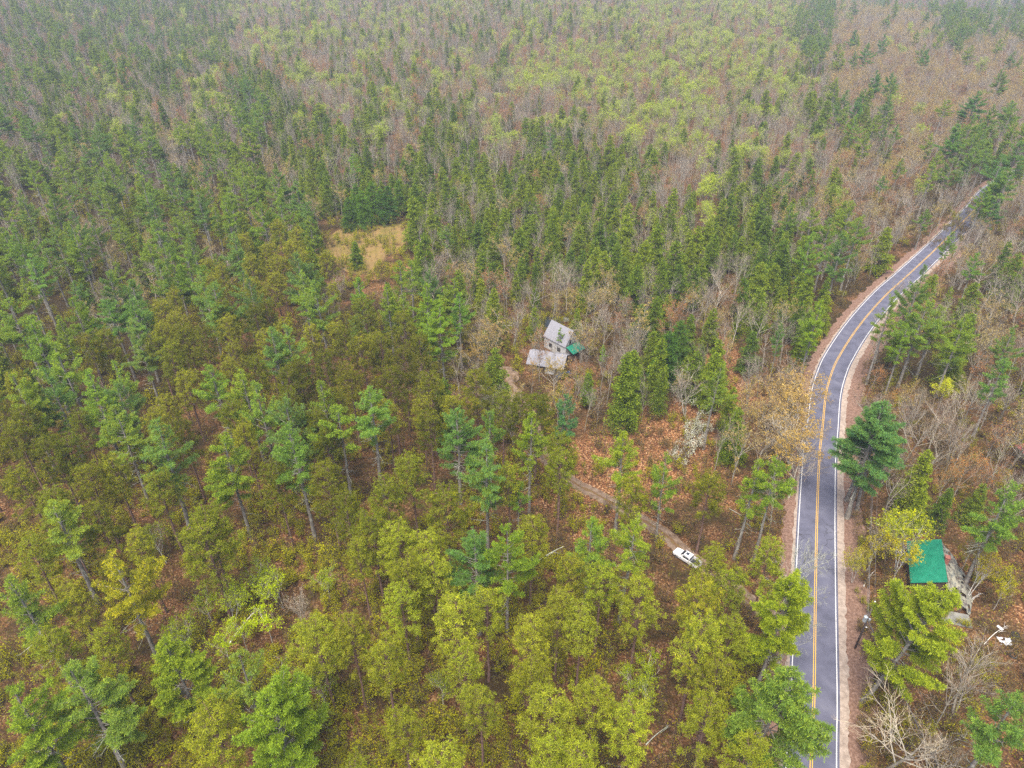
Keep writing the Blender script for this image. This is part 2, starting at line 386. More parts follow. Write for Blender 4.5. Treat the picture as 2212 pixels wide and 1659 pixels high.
LIB = {}
LIB['white_pine'] = [white_pine(100 + i, H, cs, RR, 1.0, dd) for i, (H, cs, RR, dd) in enumerate([(26, .42, 5.9, 14), (27, .50, 5.4, 22), (24, .38, 5.5, 12), (26, .58, 6.2, 26), (25, .45, 4.9, 16), (27, .36, 6.4, 18), (26, .5, 5.2, 24), (25, .4, 6.0, 14), (27, .62, 5.6, 30)])]
LIB['dense_pine'] = [white_pine(150, 26, .28, 6.4, 1.25, 14, 1.0, 2.2), white_pine(151, 26, .36, 6.8, 1.25, 18, 1.0, 1.9)]
LIB['red_pine'] = [red_pine(200 + i, H, cs, RR, k) for i, (H, cs, RR, k) in enumerate([(22, .50, 3.9, 900), (22, .58, 3.5, 760), (21, .46, 4.1, 980), (22, .55, 3.2, 640), (21, .5, 3.8, 860)])]
LIB['hemlock'] = [hemlock(300 + i, H, cs, RR) for i, (H, cs, RR) in enumerate([(14, .06, 3.4), (15, .12, 3.8), (12, .04, 3.1), (15, .2, 3.4), (16, .1, 3.2)])]
LIB['bare_tree'] = [hardwood(400 + i, H, sp, None, 0, tr_r=.18, stems=st, lv=(8, 5, 4, 3)) for i, (H, sp, st) in enumerate([(16, .42, 1), (17, .36, 1), (15, .5, 1), (15, .45, 2)])]
LIB['budding_oak'] = [hardwood(500 + i, H, sp, 'tan', 850, .20, tr_r=.18, stems=st, lv=(8, 4, 4, 3)) for i, (H, sp, st) in enumerate([(15, .5, 1), (16, .45, 1), (14, .5, 2)])]
LIB['slim_hardwood'] = [hardwood(470 + i, H, sp, None, 0, tr_r=.12, lv=(7, 4, 4, 3), fork=.35, tw=.013) for i, (H, sp) in enumerate([(15, .26), (16, .22), (14, .3), (15, .2)])]
LIB['slim_maple'] = [hardwood(480 + i, H, sp, lf, nl, .20, tr_r=.11, lv=(7, 4, 4, 3), fork=.35, tw=.012) for i, (H, sp, lf, nl) in enumerate([(14, .26, 'lime', 420), (14, .24, 'rust', 500), (13, .28, 'tan', 420), (15, .24, 'tan', 300)])]
LIB['red_maple'] = [hardwood(600 + i, H, sp, 'rust', 1100, .15, tr_r=.13, lv=(9, 5, 5, 4)) for i, (H, sp) in enumerate([(14, .38), (13, .42), (15, .34)])]
LIB['leafing_maple'] = [hardwood(700 + i, H, sp, 'lime', 1300, .25, tr_r=.13, lv=(8, 5, 5, 3)) for i, (H, sp) in enumerate([(15, .42), (16, .36), (13, .45)])]
LIB['young_birch'] = [hardwood(800 + i, H, sp, 'ug_green', 900, .17, bark='birch_bark', tr_r=.075, lv=(9, 4, 4, 3), tw=.010, stems=st, fork=.4) for i, (H, sp, st) in enumerate([(11, .3, 1), (12, .26, 1), (10, .3, 2)])]
LIB['slim_spruce'] = [hemlock(350, 18, .04, 3.0, 1.0)]
LIB['dead_tree'] = [hardwood(450 + i, 17, .5, None, 0, bark='dead_bark', twigmat='dead_bark', tr_r=.17, lv=(10, 5, 4, 3), tw=.02, stems=1, fork=.3) for i in range(2)]
NATH = {'dense_pine': 26, 'white_pine': 26, 'red_pine': 22, 'hemlock': 13, 'bare_tree': 16, 'budding_oak': 15, 'red_maple': 14, 'leafing_maple': 15, 'young_birch': 11, 'slim_spruce': 17, 'dead_tree': 17, 'slim_hardwood': 15, 'slim_maple': 14}
# real height of each variant (for scaling)
VH = {k: [max(v.co.z for v in t[1].vertices) for t in v] for k, v in LIB.items()}
print('library', round(time.time() - T0, 1), {k: sum(len(m.polygons) for t in v for m in t) for k, v in LIB.items()})

# ------------------------------------------------------------------ object helpers
def props(o, label=None, cat=None, group=None, kind=None):
    if label: o['label'] = label
    if cat: o['category'] = cat
    if group: o['group'] = group
    if kind: o['kind'] = kind
    return o
def link(name, me, parent=None, loc=None, rz=0, color=None):
    o = bpy.data.objects.new(name, me); COL.objects.link(o)
    if parent: o.parent = parent
    if loc is not None: o.location = loc
    if rz: o.rotation_euler.z = rz
    if color: o.color = (*color, 1)
    return o
def empty(name, loc, rz=0, label=None, cat=None, group=None):
    o = link(name, None, None, loc, rz); o.empty_display_size = .5
    return props(o, label, cat, group)
class B:
    """small bmesh collector for built things"""
    def __init__(s): s.bm = bmesh.new()
    def box(s, c, d, rz=0, mi=0, rx=0, ry=0):
        r = bmesh.ops.create_cube(s.bm, size=1); mt = Matrix.Translation(c) @ Matrix.Rotation(rz, 4, 'Z') @ Matrix.Rotation(ry, 4, 'Y') @ Matrix.Rotation(rx, 4, 'X') @ Matrix.Diagonal((*d, 1))
        bmesh.ops.transform(s.bm, matrix=mt, verts=r['verts'])
        for f in {f for v in r['verts'] for f in v.link_faces}: f.material_index = mi
        return s
    def cyl(s, p0, p1, r0, r1=None, n=12, mi=0):
        p0 = Vector(p0); p1 = Vector(p1); d = p1 - p0; r1 = r0 if r1 is None else r1
        r = bmesh.ops.create_cone(s.bm, cap_ends=True, segments=n, radius1=r0, radius2=r1, depth=d.length)
        bmesh.ops.transform(s.bm, matrix=Matrix.Translation((p0 + p1) / 2) @ d.to_track_quat('Z', 'Y').to_matrix().to_4x4(), verts=r['verts'])
        for f in {f for v in r['verts'] for f in v.link_faces}: f.material_index = mi
        return s
    def poly(s, pts, mi=0):
        f = s.bm.faces.new([s.bm.verts.new(p) for p in pts]); f.material_index = mi; return s
    def prism(s, prof, axis, a, b, mi=0):
        """prof: list of (u, z); axis 'x' extrudes along x with u = y, 'y' extrudes along y with u = x"""
        P = (lambda u, z, t: (t, u, z)) if axis == 'x' else (lambda u, z, t: (u, t, z))
        va = [s.bm.verts.new(P(u, z, a)) for u, z in prof]; vb = [s.bm.verts.new(P(u, z, b)) for u, z in prof]; n = len(prof)
        fs = [s.bm.faces.new(va), s.bm.faces.new(vb[::-1])] + [s.bm.faces.new((va[i], vb[i], vb[(i + 1) % n], va[(i + 1) % n])) for i in range(n)]
        for f in fs: f.material_index = mi
        return s
    def loft(s, rings, mi=0, cap=True):
        vr = [[s.bm.verts.new(p) for p in r] for r in rings]; n = len(rings[0])
        for a, b in zip(vr[:-1], vr[1:]):
            for i in range(n): s.bm.faces.new((a[i], a[(i + 1) % n], b[(i + 1) % n], b[i])).material_index = mi
        if cap: s.bm.faces.new(vr[0][::-1]).material_index = mi; s.bm.faces.new(vr[-1]).material_index = mi
        return s
    def done(s, name, mats, parent=None, bevel=0, loc=None, smooth=False):
        if bevel: bmesh.ops.bevel(s.bm, geom=list(s.bm.edges), offset=bevel, segments=2, affect='EDGES', clamp_overlap=True)
        bmesh.ops.recalc_face_normals(s.bm, faces=s.bm.faces)
        me = bpy.data.meshes.new(name); s.bm.to_mesh(me); s.bm.free()
        for m in (mats if isinstance(mats, (list, tuple)) else [mats]): me.materials.append(m)
        if smooth:
            for p in me.polygons: p.use_smooth = True
        return link(name, me, parent, loc)
# ------------------------------------------------------------------ ground
def ground_mat():
    m = mat('leaf_litter', (.2, .1, .05), .95, 0, .1); b = m.node_tree.nodes["Principled BSDF"]
    g = N(m, "ShaderNodeNewGeometry"); at = N(m, "ShaderNodeAttribute", attribute_name="v")
    vo = N(m, "ShaderNodeTexVoronoi"); vo.inputs["Scale"].default_value = 4.5; L(m, g.outputs["Position"], vo.inputs["Vector"])
    sp = N(m, "ShaderNodeSeparateColor"); L(m, vo.outputs["Color"], sp.inputs[0])
    r1 = ramp(m, [(0, (.035, .018, .011)), (.3, (.085, .038, .019)), (.6, (.16, .068, .028)), (.85, (.25, .12, .05)), (1, (.42, .27, .15))]); L(m, sp.outputs[0], r1.inputs[0])
    n1 = N(m, "ShaderNodeTexNoise"); n1.inputs["Scale"].default_value = .13; n1.inputs["Detail"].default_value = 7; n1.inputs["Roughness"].default_value = .7; L(m, g.outputs["Position"], n1.inputs["Vector"])
    # leaf litter against moss and needles, by stand; darks also paint in canopy shade
    ad = N(m, "ShaderNodeMath", operation='MULTIPLY_ADD'); ad.inputs[1].default_value = .55; L(m, at.outputs["Fac"], ad.inputs[0]); L(m, n1.outputs[0], ad.inputs[2])
    r2 = ramp(m, [(.62, (0, 0, 0)), (.92, (1, 1, 1))]); L(m, ad.outputs[0], r2.inputs[0])
    mx = N(m, "ShaderNodeMix", data_type='RGBA'); L(m, r2.outputs[0], mx.inputs[0]); L(m, r1.outputs[0], mx.inputs[7])
    n2 = N(m, "ShaderNodeTexNoise"); n2.inputs["Scale"].default_value = 1.4; n2.inputs["Detail"].default_value = 9; n2.inputs["Roughness"].default_value = .75; L(m, g.outputs["Position"], n2.inputs["Vector"])
    r3 = ramp(m, [(.3, (.012, .010, .005)), (.5, (.034, .022, .009)), (.68, (.065, .050, .014))]); L(m, n2.outputs[0], r3.inputs[0])
    L(m, r3.outputs[0], mx.inputs[6]); L(m, mx.outputs[2], b.inputs["Base Color"])
    return m
# what grows where, read off the survey picture: 100 px cells
#        0         1         2
#        0123456789012345678901
MAPR = ["CCCCCPPPPPPPPPGGGKOOKK",
        "CCCCCPPPPPPGGGGGGKOOOO",
        "CCCPPMMMPMPPPGGGPPKOOO",
        "WWWWWWMMMMMMMMPPPPOOOW",
        "WWWWWWBHHMMMHMMPMBBBWB",
        "WWWWWWWFFBMMHHHHHWBBBB",
        "WWWWWRRWWWBBBBHBHHHWBB",
        "WWWWRRRRRWBBBHHBBWBWWB",
        "WRWRRRRRRBBBBSSSBBBBBB",
        "RRRRRRRRRRRRUSSSBBBBBB",
        "RRRRURRRRRRRSSSUBUBBBB",
        "RRUUUUURRRRRUSUUUUBUBU",
        "RRRUUUUURRRRRURRUUBUUU",
        "RRRUUUUURRRRRUURUUUUUU",
        "RRRRRUUURRRRUUURRUUUUU",
        "RRRRRUUURRRRUURRUUUUUU",
        "RRRRRUUURRRRUURRUUUUUU"]
LITTER_SHADE = dict(S=.95, U=.45, B=.36, O=.42, P=.5, G=.45, M=.30, W=.05, R=.38, C=.25, H=.2, F=.5, K=.2)  # leaf share per stand; low values also paint shaded gaps under dense crowns
def stand(x, y, h=0.0):
    fx, fy, z = pj(x, y, h); f_ = max(22, y / 7); jx = mnoise.noise(Vector((x / f_, y / f_, 0))) * 190 + mnoise.noise(Vector((x / 12, y / 12, 4))) * 55; jy = mnoise.noise(Vector((x / f_, y / f_, 9))) * 130 + mnoise.noise(Vector((x / 12, y / 12, 14))) * 45
    return MAPR[int(min(16, max(0, (fy + jy) // 100)))][int(min(21, max(0, (fx + jx) // 100)))] if z > 1 else 'R'
def axis(lo, hi, fine_lo, fine_hi, step, far_step):
    a = list(np.arange(fine_lo, fine_hi, step)); x = fine_lo; s = step
    while x > lo: s = min(far_step, s * 1.15); x -= s; a.insert(0, x)
    x = fine_hi; s = step
    while x < hi: s = min(far_step, s * 1.15); a.append(x); x += s
    return np.array(a)
gx = axis(-3200, 3200, -600, 700, 7, 120); gy = axis(-900, 4200, -60, 1300, 7, 120)
X, Y = np.meshgrid(gx, gy); Z = height(X, Y)
mb = MB(); nx = len(gx); i, j = np.meshgrid(np.arange(nx - 1), np.arange(len(gy) - 1)); k = (j * nx + i).ravel()
mb.add(np.stack([X, Y, Z], -1).reshape(-1, 3), np.stack([k, k + 1, k + 1 + nx, k + nx], 1), 0, [LITTER_SHADE[stand(a, max(b, 45))] for a, b in zip(X.ravel(), Y.ravel())])
M['litter'] = ground_mat()
ground = link('ground', mb.mesh('ground', [M['litter']], True)); props(ground, 'rust brown leaf litter covering the forest floor', None, None, 'structure')

def catmull(P, n=14):
    P = [np.array(p, float) for p in P]; P = [2 * P[0] - P[1]] + P + [2 * P[-1] - P[-2]]; out = []
    for a, b, c, d in zip(P[:-3], P[1:-2], P[2:-1], P[3:]):
        for t in np.linspace(0, 1, n, endpoint=False):
            out.append(.5 * ((2 * b) + (-a + c) * t + (2 * a - 5 * b + 4 * c - d) * t * t + (-a + 3 * b - 3 * c + d) * t ** 3))
    out.append(P[-2]); return np.array(out)
def ribbon(path, o1, o2, z, m, name, label=None, kind='structure', jag=0.0, seed=0, parent=None):
    rng = np.random.default_rng(seed); d = np.gradient(path, axis=0); d /= np.linalg.norm(d, axis=1, keepdims=True); nn = np.stack([-d[:, 1], d[:, 0]], 1)
    k = len(path); ph = rng.normal(0, jag, (k, 2)) if jag else np.zeros((k, 2))
    a = path + nn * (o1 + ph[:, :1]); b = path + nn * (o2 + ph[:, 1:]); V = np.zeros((2 * k, 3)); V[0::2, :2] = a; V[1::2, :2] = b; V[:, 2] = height(V[:, 0], V[:, 1]) + z
    i = np.arange(k - 1) * 2; mb = MB(); mb.add(V, np.stack([i, i + 1, i + 3, i + 2], 1)[:, ::-1] if o1 < o2 else np.stack([i, i + 1, i + 3, i + 2], 1))
    o = link(name, mb.mesh(name, [m]), parent)
    return props(o, label, None, None, kind) if label else o
# the yellow centre line, surveyed from the drone's calibrated camera
RP = [(1752, 1659), (1758, 1506), (1760, 1373), (1762, 1239), (1765, 1106), (1770, 986), (1777, 920), (1785, 846), (1800, 796), (1815, 766), (1842, 723), (1875, 680), (1915, 636), (1955, 600), (1995, 563), (2045, 515), (2105, 453), (2150, 405)]
rp = [pg(*p) for p in RP]; d0 = np.array(rp[0]) - np.array(rp[2]); d1 = np.array(rp[-1]) - np.array(rp[-3]); d1 /= np.linalg.norm(d1)
rp = [tuple(np.array(rp[0]) + d0 * 8), tuple(np.array(rp[0]) + d0 * 2)] + rp + [tuple(np.array(rp[-1]) + d1 * 45 + [12, 0]), tuple(np.array(rp[-1]) + d1 * 90 + [40, -6]), tuple(np.array(rp[-1]) + d1 * 120 + [110, -20])]
ROAD = catmull(rp, 16)
def asphalt():
    m = mat('weathered_asphalt', (.075, .075, .08), .8, 0, .3); b = m.node_tree.nodes["Principled BSDF"]
    g = N(m, "ShaderNodeNewGeometry")
    n1 = N(m, "ShaderNodeTexNoise"); n1.inputs["Scale"].default_value = .35; n1.inputs["Detail"].default_value = 8; L(m, g.outputs["Position"], n1.inputs["Vector"])
    r = ramp(m, [(.3, (.060, .062, .090)), (.5, (.082, .084, .122)), (.7, (.105, .107, .145))]); L(m, n1.outputs[0], r.inputs[0])
    # sealed cracks: thin dark lines on a distorted cell border
    v = N(m, "ShaderNodeTexVoronoi", feature='DISTANCE_TO_EDGE'); v.inputs["Scale"].default_value = .38
    n2 = N(m, "ShaderNodeTexNoise"); n2.inputs["Scale"].default_value = .8; L(m, g.outputs["Position"], n2.inputs["Vector"])
    ad = N(m, "ShaderNodeMixRGB"); ad.blend_type = 'ADD'; ad.inputs[0].default_value = 1.4; L(m, g.outputs["Position"], ad.inputs[1]); L(m, n2.outputs["Color"], ad.inputs[2]); L(m, ad.outputs[0], v.inputs["Vector"])
    rc = ramp(m, [(0.0, (1, 1, 1)), (.022, (0, 0, 0))]); L(m, v.outputs["Distance"], rc.inputs[0])
    n3 = N(m, "ShaderNodeTexNoise"); n3.inputs["Scale"].default_value = .05; L(m, g.outputs["Position"], n3.inputs["Vector"]); r3 = ramp(m, [(.46, (0, 0, 0)), (.56, (1, 1, 1))]); L(m, n3.outputs[0], r3.inputs[0])
    mu = N(m, "ShaderNodeMath", operation='MULTIPLY'); L(m, rc.outputs[0], mu.inputs[0]); L(m, r3.outputs[0], mu.inputs[1])
    mx = N(m, "ShaderNodeMix", data_type='RGBA'); L(m, mu.outputs[0], mx.inputs[0]); L(m, r.outputs[0], mx.inputs[6]); mx.inputs[7].default_value = (.03, .03, .035, 1)
    L(m, mx.outputs[2], b.inputs["Base Color"]); return m
def worn_paint(name, col):
    m = mat(name, col, .6); b = m.node_tree.nodes["Principled BSDF"]; g = N(m, "ShaderNodeNewGeometry")
    n1 = N(m, "ShaderNodeTexNoise"); n1.inputs["Scale"].default_value = 2.5; n1.inputs["Detail"].default_value = 8; n1.inputs["Roughness"].default_value = .8; L(m, g.outputs["Position"], n1.inputs["Vector"])
    r = ramp(m, [(.28, (.16, .15, .14)), (.42, col)]); L(m, n1.outputs[0], r.inputs[0]); L(m, r.outputs[0], b.inputs["Base Color"]); return m
M['asphalt'] = asphalt(); M['yellow'] = worn_paint('yellow_road_paint', (.52, .31, .045)); M['white'] = worn_paint('white_road_paint', (.50, .50, .50))
M['sand'] = noisy('sandy_shoulder', [(.16, .125, .105), (.26, .21, .175), (.34, .28, .24)], 1.2, .95, 8)
M['verge'] = noisy('verge_leaf_litter', [(.07, .04, .03), (.15, .09, .065), (.25, .165, .13)], 2.2, .95, 10)
M['dirt'] = noisy('dirt_track', [(.08, .05, .03), (.15, .105, .075), (.23, .175, .13)], .9, .95, 9)
M['field'] = noisy('dry_field_grass', [(.07, .08, .015), (.15, .11, .03), (.20, .13, .05), (.10, .05, .02)], .14, .95, 12)
M['water'] = mat('dark_pond_water', (.02, .022, .02), .06, 0, .5)
ribbon(ROAD, -8.6, -4.6, .012, M['verge'], 'verge', 'wide strip of brown leaf litter beside the sandy shoulder east of the road', jag=.35, seed=1)
ribbon(ROAD, 4.0, 6.2, .012, M['verge'], 'verge', 'narrow strip of brown leaf litter along the house side of the road', jag=.3, seed=2)
ribbon(ROAD, -5.0, 4.15, .020, M['sand'], 'road_shoulder', 'pale sandy shoulders lining both edges of the asphalt', jag=.12, seed=3)
ribbon(ROAD, -3.72, 3.72, .040, M['asphalt'], 'road', 'cracked grey two lane asphalt road curving away through the forest')
ribbon(ROAD, -3.40, -3.25, .048, M['white'], 'road_edge_line', 'white edge line along the outer side of the bend')
ribbon(ROAD, 3.25, 3.40, .048, M['white'], 'road_edge_line', 'white edge line on the driveway side of the road')
for a in (.09, -.21): ribbon(ROAD, a, a + .12, .048, M['yellow'], 'road_centre_line', 'faded double yellow centre line on the road')
trk = [pg(*p) for p in [(1752, 1372), (1660, 1330), (1575, 1262), (1520, 1222), (1478, 1193), (1430, 1150), (1345, 1100), (1290, 1068), (1235, 1040), (1190, 1000), (1165, 960), (1150, 905), (1120, 860), (1092, 822), (1090, 795)]]
TRACK = catmull(trk, 10); TRACK = TRACK[20:] if False else TRACK
ribbon(TRACK, -1.5, 1.5, .016, M['dirt'], 'dirt_track', 'narrow dirt driveway winding from the road to the half timbered house', jag=.15, seed=5)
M['mid'] = noisy('track_middle_litter', [(.07, .04, .02), (.13, .075, .035), (.10, .09, .025)], 1.5, .95, 9)
ribbon(TRACK, -.28, .28, .024, M['mid'], 'track_middle_strip', 'leafy hump between the wheel ruts of the dirt driveway', jag=.1, seed=6)
def blob(pts, z, m, name, label, n=8):
    P = catmull([pg(*p) for p in pts] + [pg(*pts[0])], n)[:-1]; c = P.mean(0); V = np.zeros((len(P) + 1, 3)); V[:-1, :2] = P; V[-1, :2] = c
    V[:, 2] = height(V[:, 0], V[:, 1]) + z; i = np.arange(len(P)); mb = MB(); mb.add(V, np.stack([i, (i + 1) % len(P), np.full(len(P), len(P))], 1)); o = link(name, mb.mesh(name, [m]))
    return props(o, label, None, None, 'structure')
blob([(700, 540), (725, 500), (790, 484), (870, 484), (892, 500), (870, 530), (830, 560), (800, 590), (745, 585)], .02, M['field'], 'field', 'small clearing of straw coloured grass among the trees')
blob([(1078, 790), (1112, 796), (1120, 820), (1095, 832), (1080, 815)], .022, M['dirt'], 'dirt_yard', 'bare dirt yard at the end of the driveway')
blob([(1160, 692), (1185, 684), (1212, 690), (1210, 705), (1168, 706)], .02, M['water'], 'pond', 'dark little pond behind the half timbered house')
# ------------------------------------------------------------------ built things
M['shingle'] = noisy('grey_roof_shingles', [(.12, .12, .14), (.20, .20, .23), (.28, .28, .31)], 3, .85, 9, stretch=(1, 1, 3))
M['stucco'] = noisy('white_stucco', [(.42, .42, .43), (.55, .55, .55)], 1.5, .8)
M['timber'] = mat('black_timber', (.035, .03, .028), .7)
M['glass'] = mat('window_glass', (.03, .035, .045), .08, 0, .6)
M['greenroof'] = noisy('green_metal_roof', [(.006, .12, .075), (.010, .165, .10), (.018, .20, .125)], .8, .45, 5, spec=.4)
M['brick'] = noisy('red_brick', [(.14, .05, .035), (.25, .09, .07), (.22, .13, .11)], 5, .85)
M['log'] = noisy('brown_boards', [(.07, .045, .035), (.13, .085, .06)], 2, .85, 6, stretch=(.3, .3, 5))
M['oldroof'] = noisy('rotten_tar_paper', [(.03, .03, .035), (.09, .10, .10), (.24, .23, .18), (.05, .04, .045), (.28, .27, .20)], .9, .85, 12)
M['concrete'] = noisy('weathered_concrete', [(.11, .11, .10), (.21, .21, .195)], 1.2, .9)
M['carwhite'] = mat('white_car_paint', (.6, .6, .62), .25, 0, .5)
M['tyre'] = mat('tyre_rubber', (.02, .02, .02), .85); M['rim'] = mat('alloy_rim', (.45, .45, .47), .35, .8)
M['blackp'] = mat('black_plastic', (.025, .025, .028), .5); M['lampg'] = mat('lamp_glass', (.75, .76, .78), .1); M['tail'] = mat('tail_lamp_red', (.45, .02, .02), .2)
M['darkcar'] = mat('dark_blue_car_paint', (.03, .04, .07), .25, 0, .5)
M['pole'] = noisy('weathered_pole_wood', [(.08, .06, .055), (.17, .14, .13)], 1.5, .9, 8, stretch=(3, 3, .4))
M['steelgrey'] = mat('grey_transformer_steel', (.42, .47, .50), .4, .2); M['porcelain'] = mat('white_porcelain', (.8, .8, .8), .25)
M['wire'] = mat('dull_cable', (.16, .15, .15), .6, .3); M['yguard'] = mat('yellow_guy_guard', (.75, .45, .03), .5)
M['tarp'] = mat('white_plastic_sheet', (.5, .5, .52), .4); M['redpaint'] = noisy('faded_red_boards', [(.25, .06, .05), (.34, .12, .10)], 2, .8)

def local(o, p): return o

# --- half-timbered house
ra, rb = np.array(pg(1191, 694.5, 7.2)), np.array(pg(1240, 713.5, 7.2)); cen = (ra + rb) / 2; rd = rb - ra; hl = np.linalg.norm(rd) / 2 + .6; ang = math.atan2(rd[1], rd[0]) - R(8)
HOUSE = cen
h = empty('house', (cen[0], cen[1], 0), ang, 'small steep roofed house with white half timbered gable and grey shingles', 'house')
hl += -.2; hw, hr, ev, rg = 2.75, 2.05, 3.7, 7.2            # saltbox: the long slope faces the yard
B().prism([(-hw, 0), (hr, 0), (hr, ev + .5), (0, rg), (-hw, ev)], 'x', -hl + .15, hl - .02).done('wall', M['stucco'], h)
b = B(); th = .14
for s, w_, e_ in ((-1, hw, ev), (1, hr, ev + .5)):
    o = .28; sl = (rg - e_) / w_; e = (s * (w_ + o), e_ - sl * o)
    b.prism([(0, rg + .03), e, (e[0], e[1] + th), (0, rg + .03 + th * 1.6)], 'x', -hl, hl)
roof = b.done('roof', M['shingle'], h)
b = B(); gx0 = hl + .01                                # timbers on the gable that faces the road
def strip(y0, z0, y1, z1, w=.20):
    d = Vector((0, y1 - y0, z1 - z0)); b.box(((gx0 + .01), (y0 + y1) / 2, (z0 + z1) / 2), (.04, d.length, w * .8), 0, 0, math.atan2(z1 - z0, y1 - y0))
strip(-hw + .1, ev, hr - .1, ev, .16); strip(-1.5, 5.0, 1.1, 5.0, .12); strip(-hw + .1, .2, -hw + .1, ev, .14); strip(hr - .1, .2, hr - .1, ev, .14); strip(0, 5.0, 0, rg - .3, .12)
strip(-hw, ev + .05, -.1, rg - .15, .16); strip(hr, ev + .5, .1, rg - .15, .16); strip(-1.7, ev, -1.0, 5.0, .10); strip(1.6, ev, .7, 5.0, .10); strip(-.5, ev, 0, 5.0, .10)
b.done('timber_framing', M['timber'], h)
def window(parent, c, w, hh, axis='x', fr='stucco', nm='window'):
    f = B(); t = .10; x, y, z = c
    S = (lambda a, d: (d, a, None))
    for (dy, dz, sy, sz) in ((0, hh / 2, w + t, t), (0, -hh / 2, w + t, t), (-w / 2, 0, t, hh - t), (w / 2, 0, t, hh - t), (0, 0, .05, hh - t)):
        if axis == 'x': f.box((x, y + dy, z + dz), (.08, sy, sz))
        else: f.box((x + dy, y, z + dz), (sy, .08, sz))
    fo = f.done(nm, M[fr], parent)
    g = B()
    g.box((x, y, z), (.03, w - t, hh - t) if axis == 'x' else (w - t, .03, hh - t)); g.done('pane', M['glass'], fo)
window(h, (gx0, -1.2, 4.3), .5, .7, 'x', 'timber'); window(h, (gx0, .75, 4.3), .5, .7, 'x', 'timber'); window(h, (gx0, .3, 5.6), .35, .5, 'x', 'timber')
window(h, (-1.5, -hw - .03, 1.6), 1.1, 1.1, 'y', 'timber'); window(h, (1.6, -hw - .03, 1.6), 1.1, 1.1, 'y', 'timber')
# green-roofed porch off the gable end
b = B(); b.prism([(gx0 + .05, 3.35), (gx0 + 2.7, 2.3), (gx0 + 2.7, 2.42), (gx0 + .05, 3.5)], 'y', -2.7, 2.0).done('porch_roof', M['greenroof'], h)
b = B(); b.box((gx0 + 1.3, -.3, .2), (2.5, 4.4, .25))
for y in (-2.4, -.3, 1.8): b.box((gx0 + 2.45, y, 1.3), (.14, .14, 2.1))
b.done('porch_deck', M['log'], h)
# --- long shingled garage / workshop below the house
ga, gb = np.array(pg(1148, 757, 4.2)), np.array(pg(1222, 768, 4.2)); cen = (ga + gb) / 2; rd = gb - ga; ang = math.atan2(rd[1], rd[0]); gl = np.linalg.norm(rd) / 2 + .4
GARAGE = cen
g = empty('garage', (cen[0], cen[1], 0), ang, 'long low garage with pale lilac grey shingled roof below the house', 'garage')
B().prism([(-3.4, 0), (3.4, 0), (3.4, 2.4), (0, 4.2), (-3.4, 2.4)], 'x', -gl + .4, gl - .4).done('wall', M['log'], g)
b = B()
for s in (1, -1): b.prism([(0, 4.23), (s * 3.9, 2.2), (s * 3.9, 2.38), (0, 4.45)], 'x', -gl, gl)
b.done('roof', M['shingle'], g)
b = B(); b.box((1.2, -3.43, 1.1), (2.4, .08, 2.1)); gd = b.done('garage_door', M['stucco'], g)
B().box((1.2, -3.49, .9), (.3, .05, .06)).done('handle', M['timber'], gd)
window(g, (-2.2, -3.43, 1.5), 1.0, .9, 'y')
# --- collapsed green-roofed cabin east of the road
r1, r2 = np.array(pg(2033.5, 1165.5, 5.0)), np.array(pg(2047, 1258, 5.0)); e1, e2 = np.array(pg(1957, 1185, 2.6)), np.array(pg(1970, 1266, 2.6))
cen = (r1 + r2) / 2; rd = r2 - r1; ang = math.atan2(rd[1], rd[0]); cl = np.linalg.norm(rd) / 2
nrm = np.array([-rd[1], rd[0]]) / np.linalg.norm(rd); wl = abs(np.dot((e1 + e2) / 2 - cen, nrm)); sgn = 1 if np.dot((e1 + e2) / 2 - cen, nrm) > 0 else -1
CABIN = cen; print('cabin', cen, cl, wl, sgn, 'house', HOUSE, hl, 'garage', GARAGE, gl)
c = empty('cabin', (cen[0], cen[1], 0), ang, 'derelict cabin with a bright green metal roof and one collapsed tar paper side', 'cabin')
B().prism([(sgn * wl * .93, 0), (-sgn * .4, 0), (-sgn * .4, 4.3), (0, 4.9), (sgn * wl * .93, 2.55)], 'x', -cl + .5, cl - .6).done('wall', M['log'], c)
b = B(); n = 44
for i in range(n):                                          # standing ribs run down the slope
    x = -cl + (i + .5) * 2 * cl / n; b.prism([(0, 5.0), (sgn * wl, 2.6), (sgn * wl, 2.68), (0, 5.09)], 'x', x - cl / n + .001, x + cl / n * .82)
    b.prism([(0, 5.02), (sgn * wl, 2.62), (sgn * wl, 2.76), (0, 5.16)], 'x', x + cl / n * .82 + .002, x + cl / n - .001)
b.done('roof', M['greenroof'], c)
# the fallen side: a rumpled sheet sagging to the ground, wider towards the near end
mb = MB(); nu, nv = 46, 26; V = np.zeros((nu, nv, 3))
for i in range(nu):
    for j in range(nv):
        s, t = i / (nu - 1), j / (nv - 1); wd = 3.6 + 2.4 * math.sin(math.pi * min(1, s * .9 + .12)) * .6 + 1.2 * s
        x = -cl + .25 + s * (2 * cl + 1.2 * t) ; y = -sgn * (wd * t); z = 4.8 * (1 - t) ** .95 * (1 - .12 * s) + .05
        q = mnoise.noise(Vector((x * .55, y * 1.1, 3.1))) * .5 + mnoise.noise(Vector((x * 1.4, y * 2.2, 7.7))) * .28
        V[i, j] = (x + q * .25, y + q * .3, max(.06, z + q * min(1, t * 3)))
k = (np.arange(nu - 1)[:, None] * nv + np.arange(nv - 1)[None]).ravel(); F = np.stack([k, k + 1, k + 1 + nv, k + nv], 1)
rg_ = np.random.default_rng(4); keep = np.array([not (mnoise.noise(Vector((V[a // nv, a % nv][0] * .8, V[a // nv, a % nv][1] * 1.2, 20))) > .34 and (a % nv) > 3) for a in k]); mb.add(V.reshape(-1, 3), F[keep])
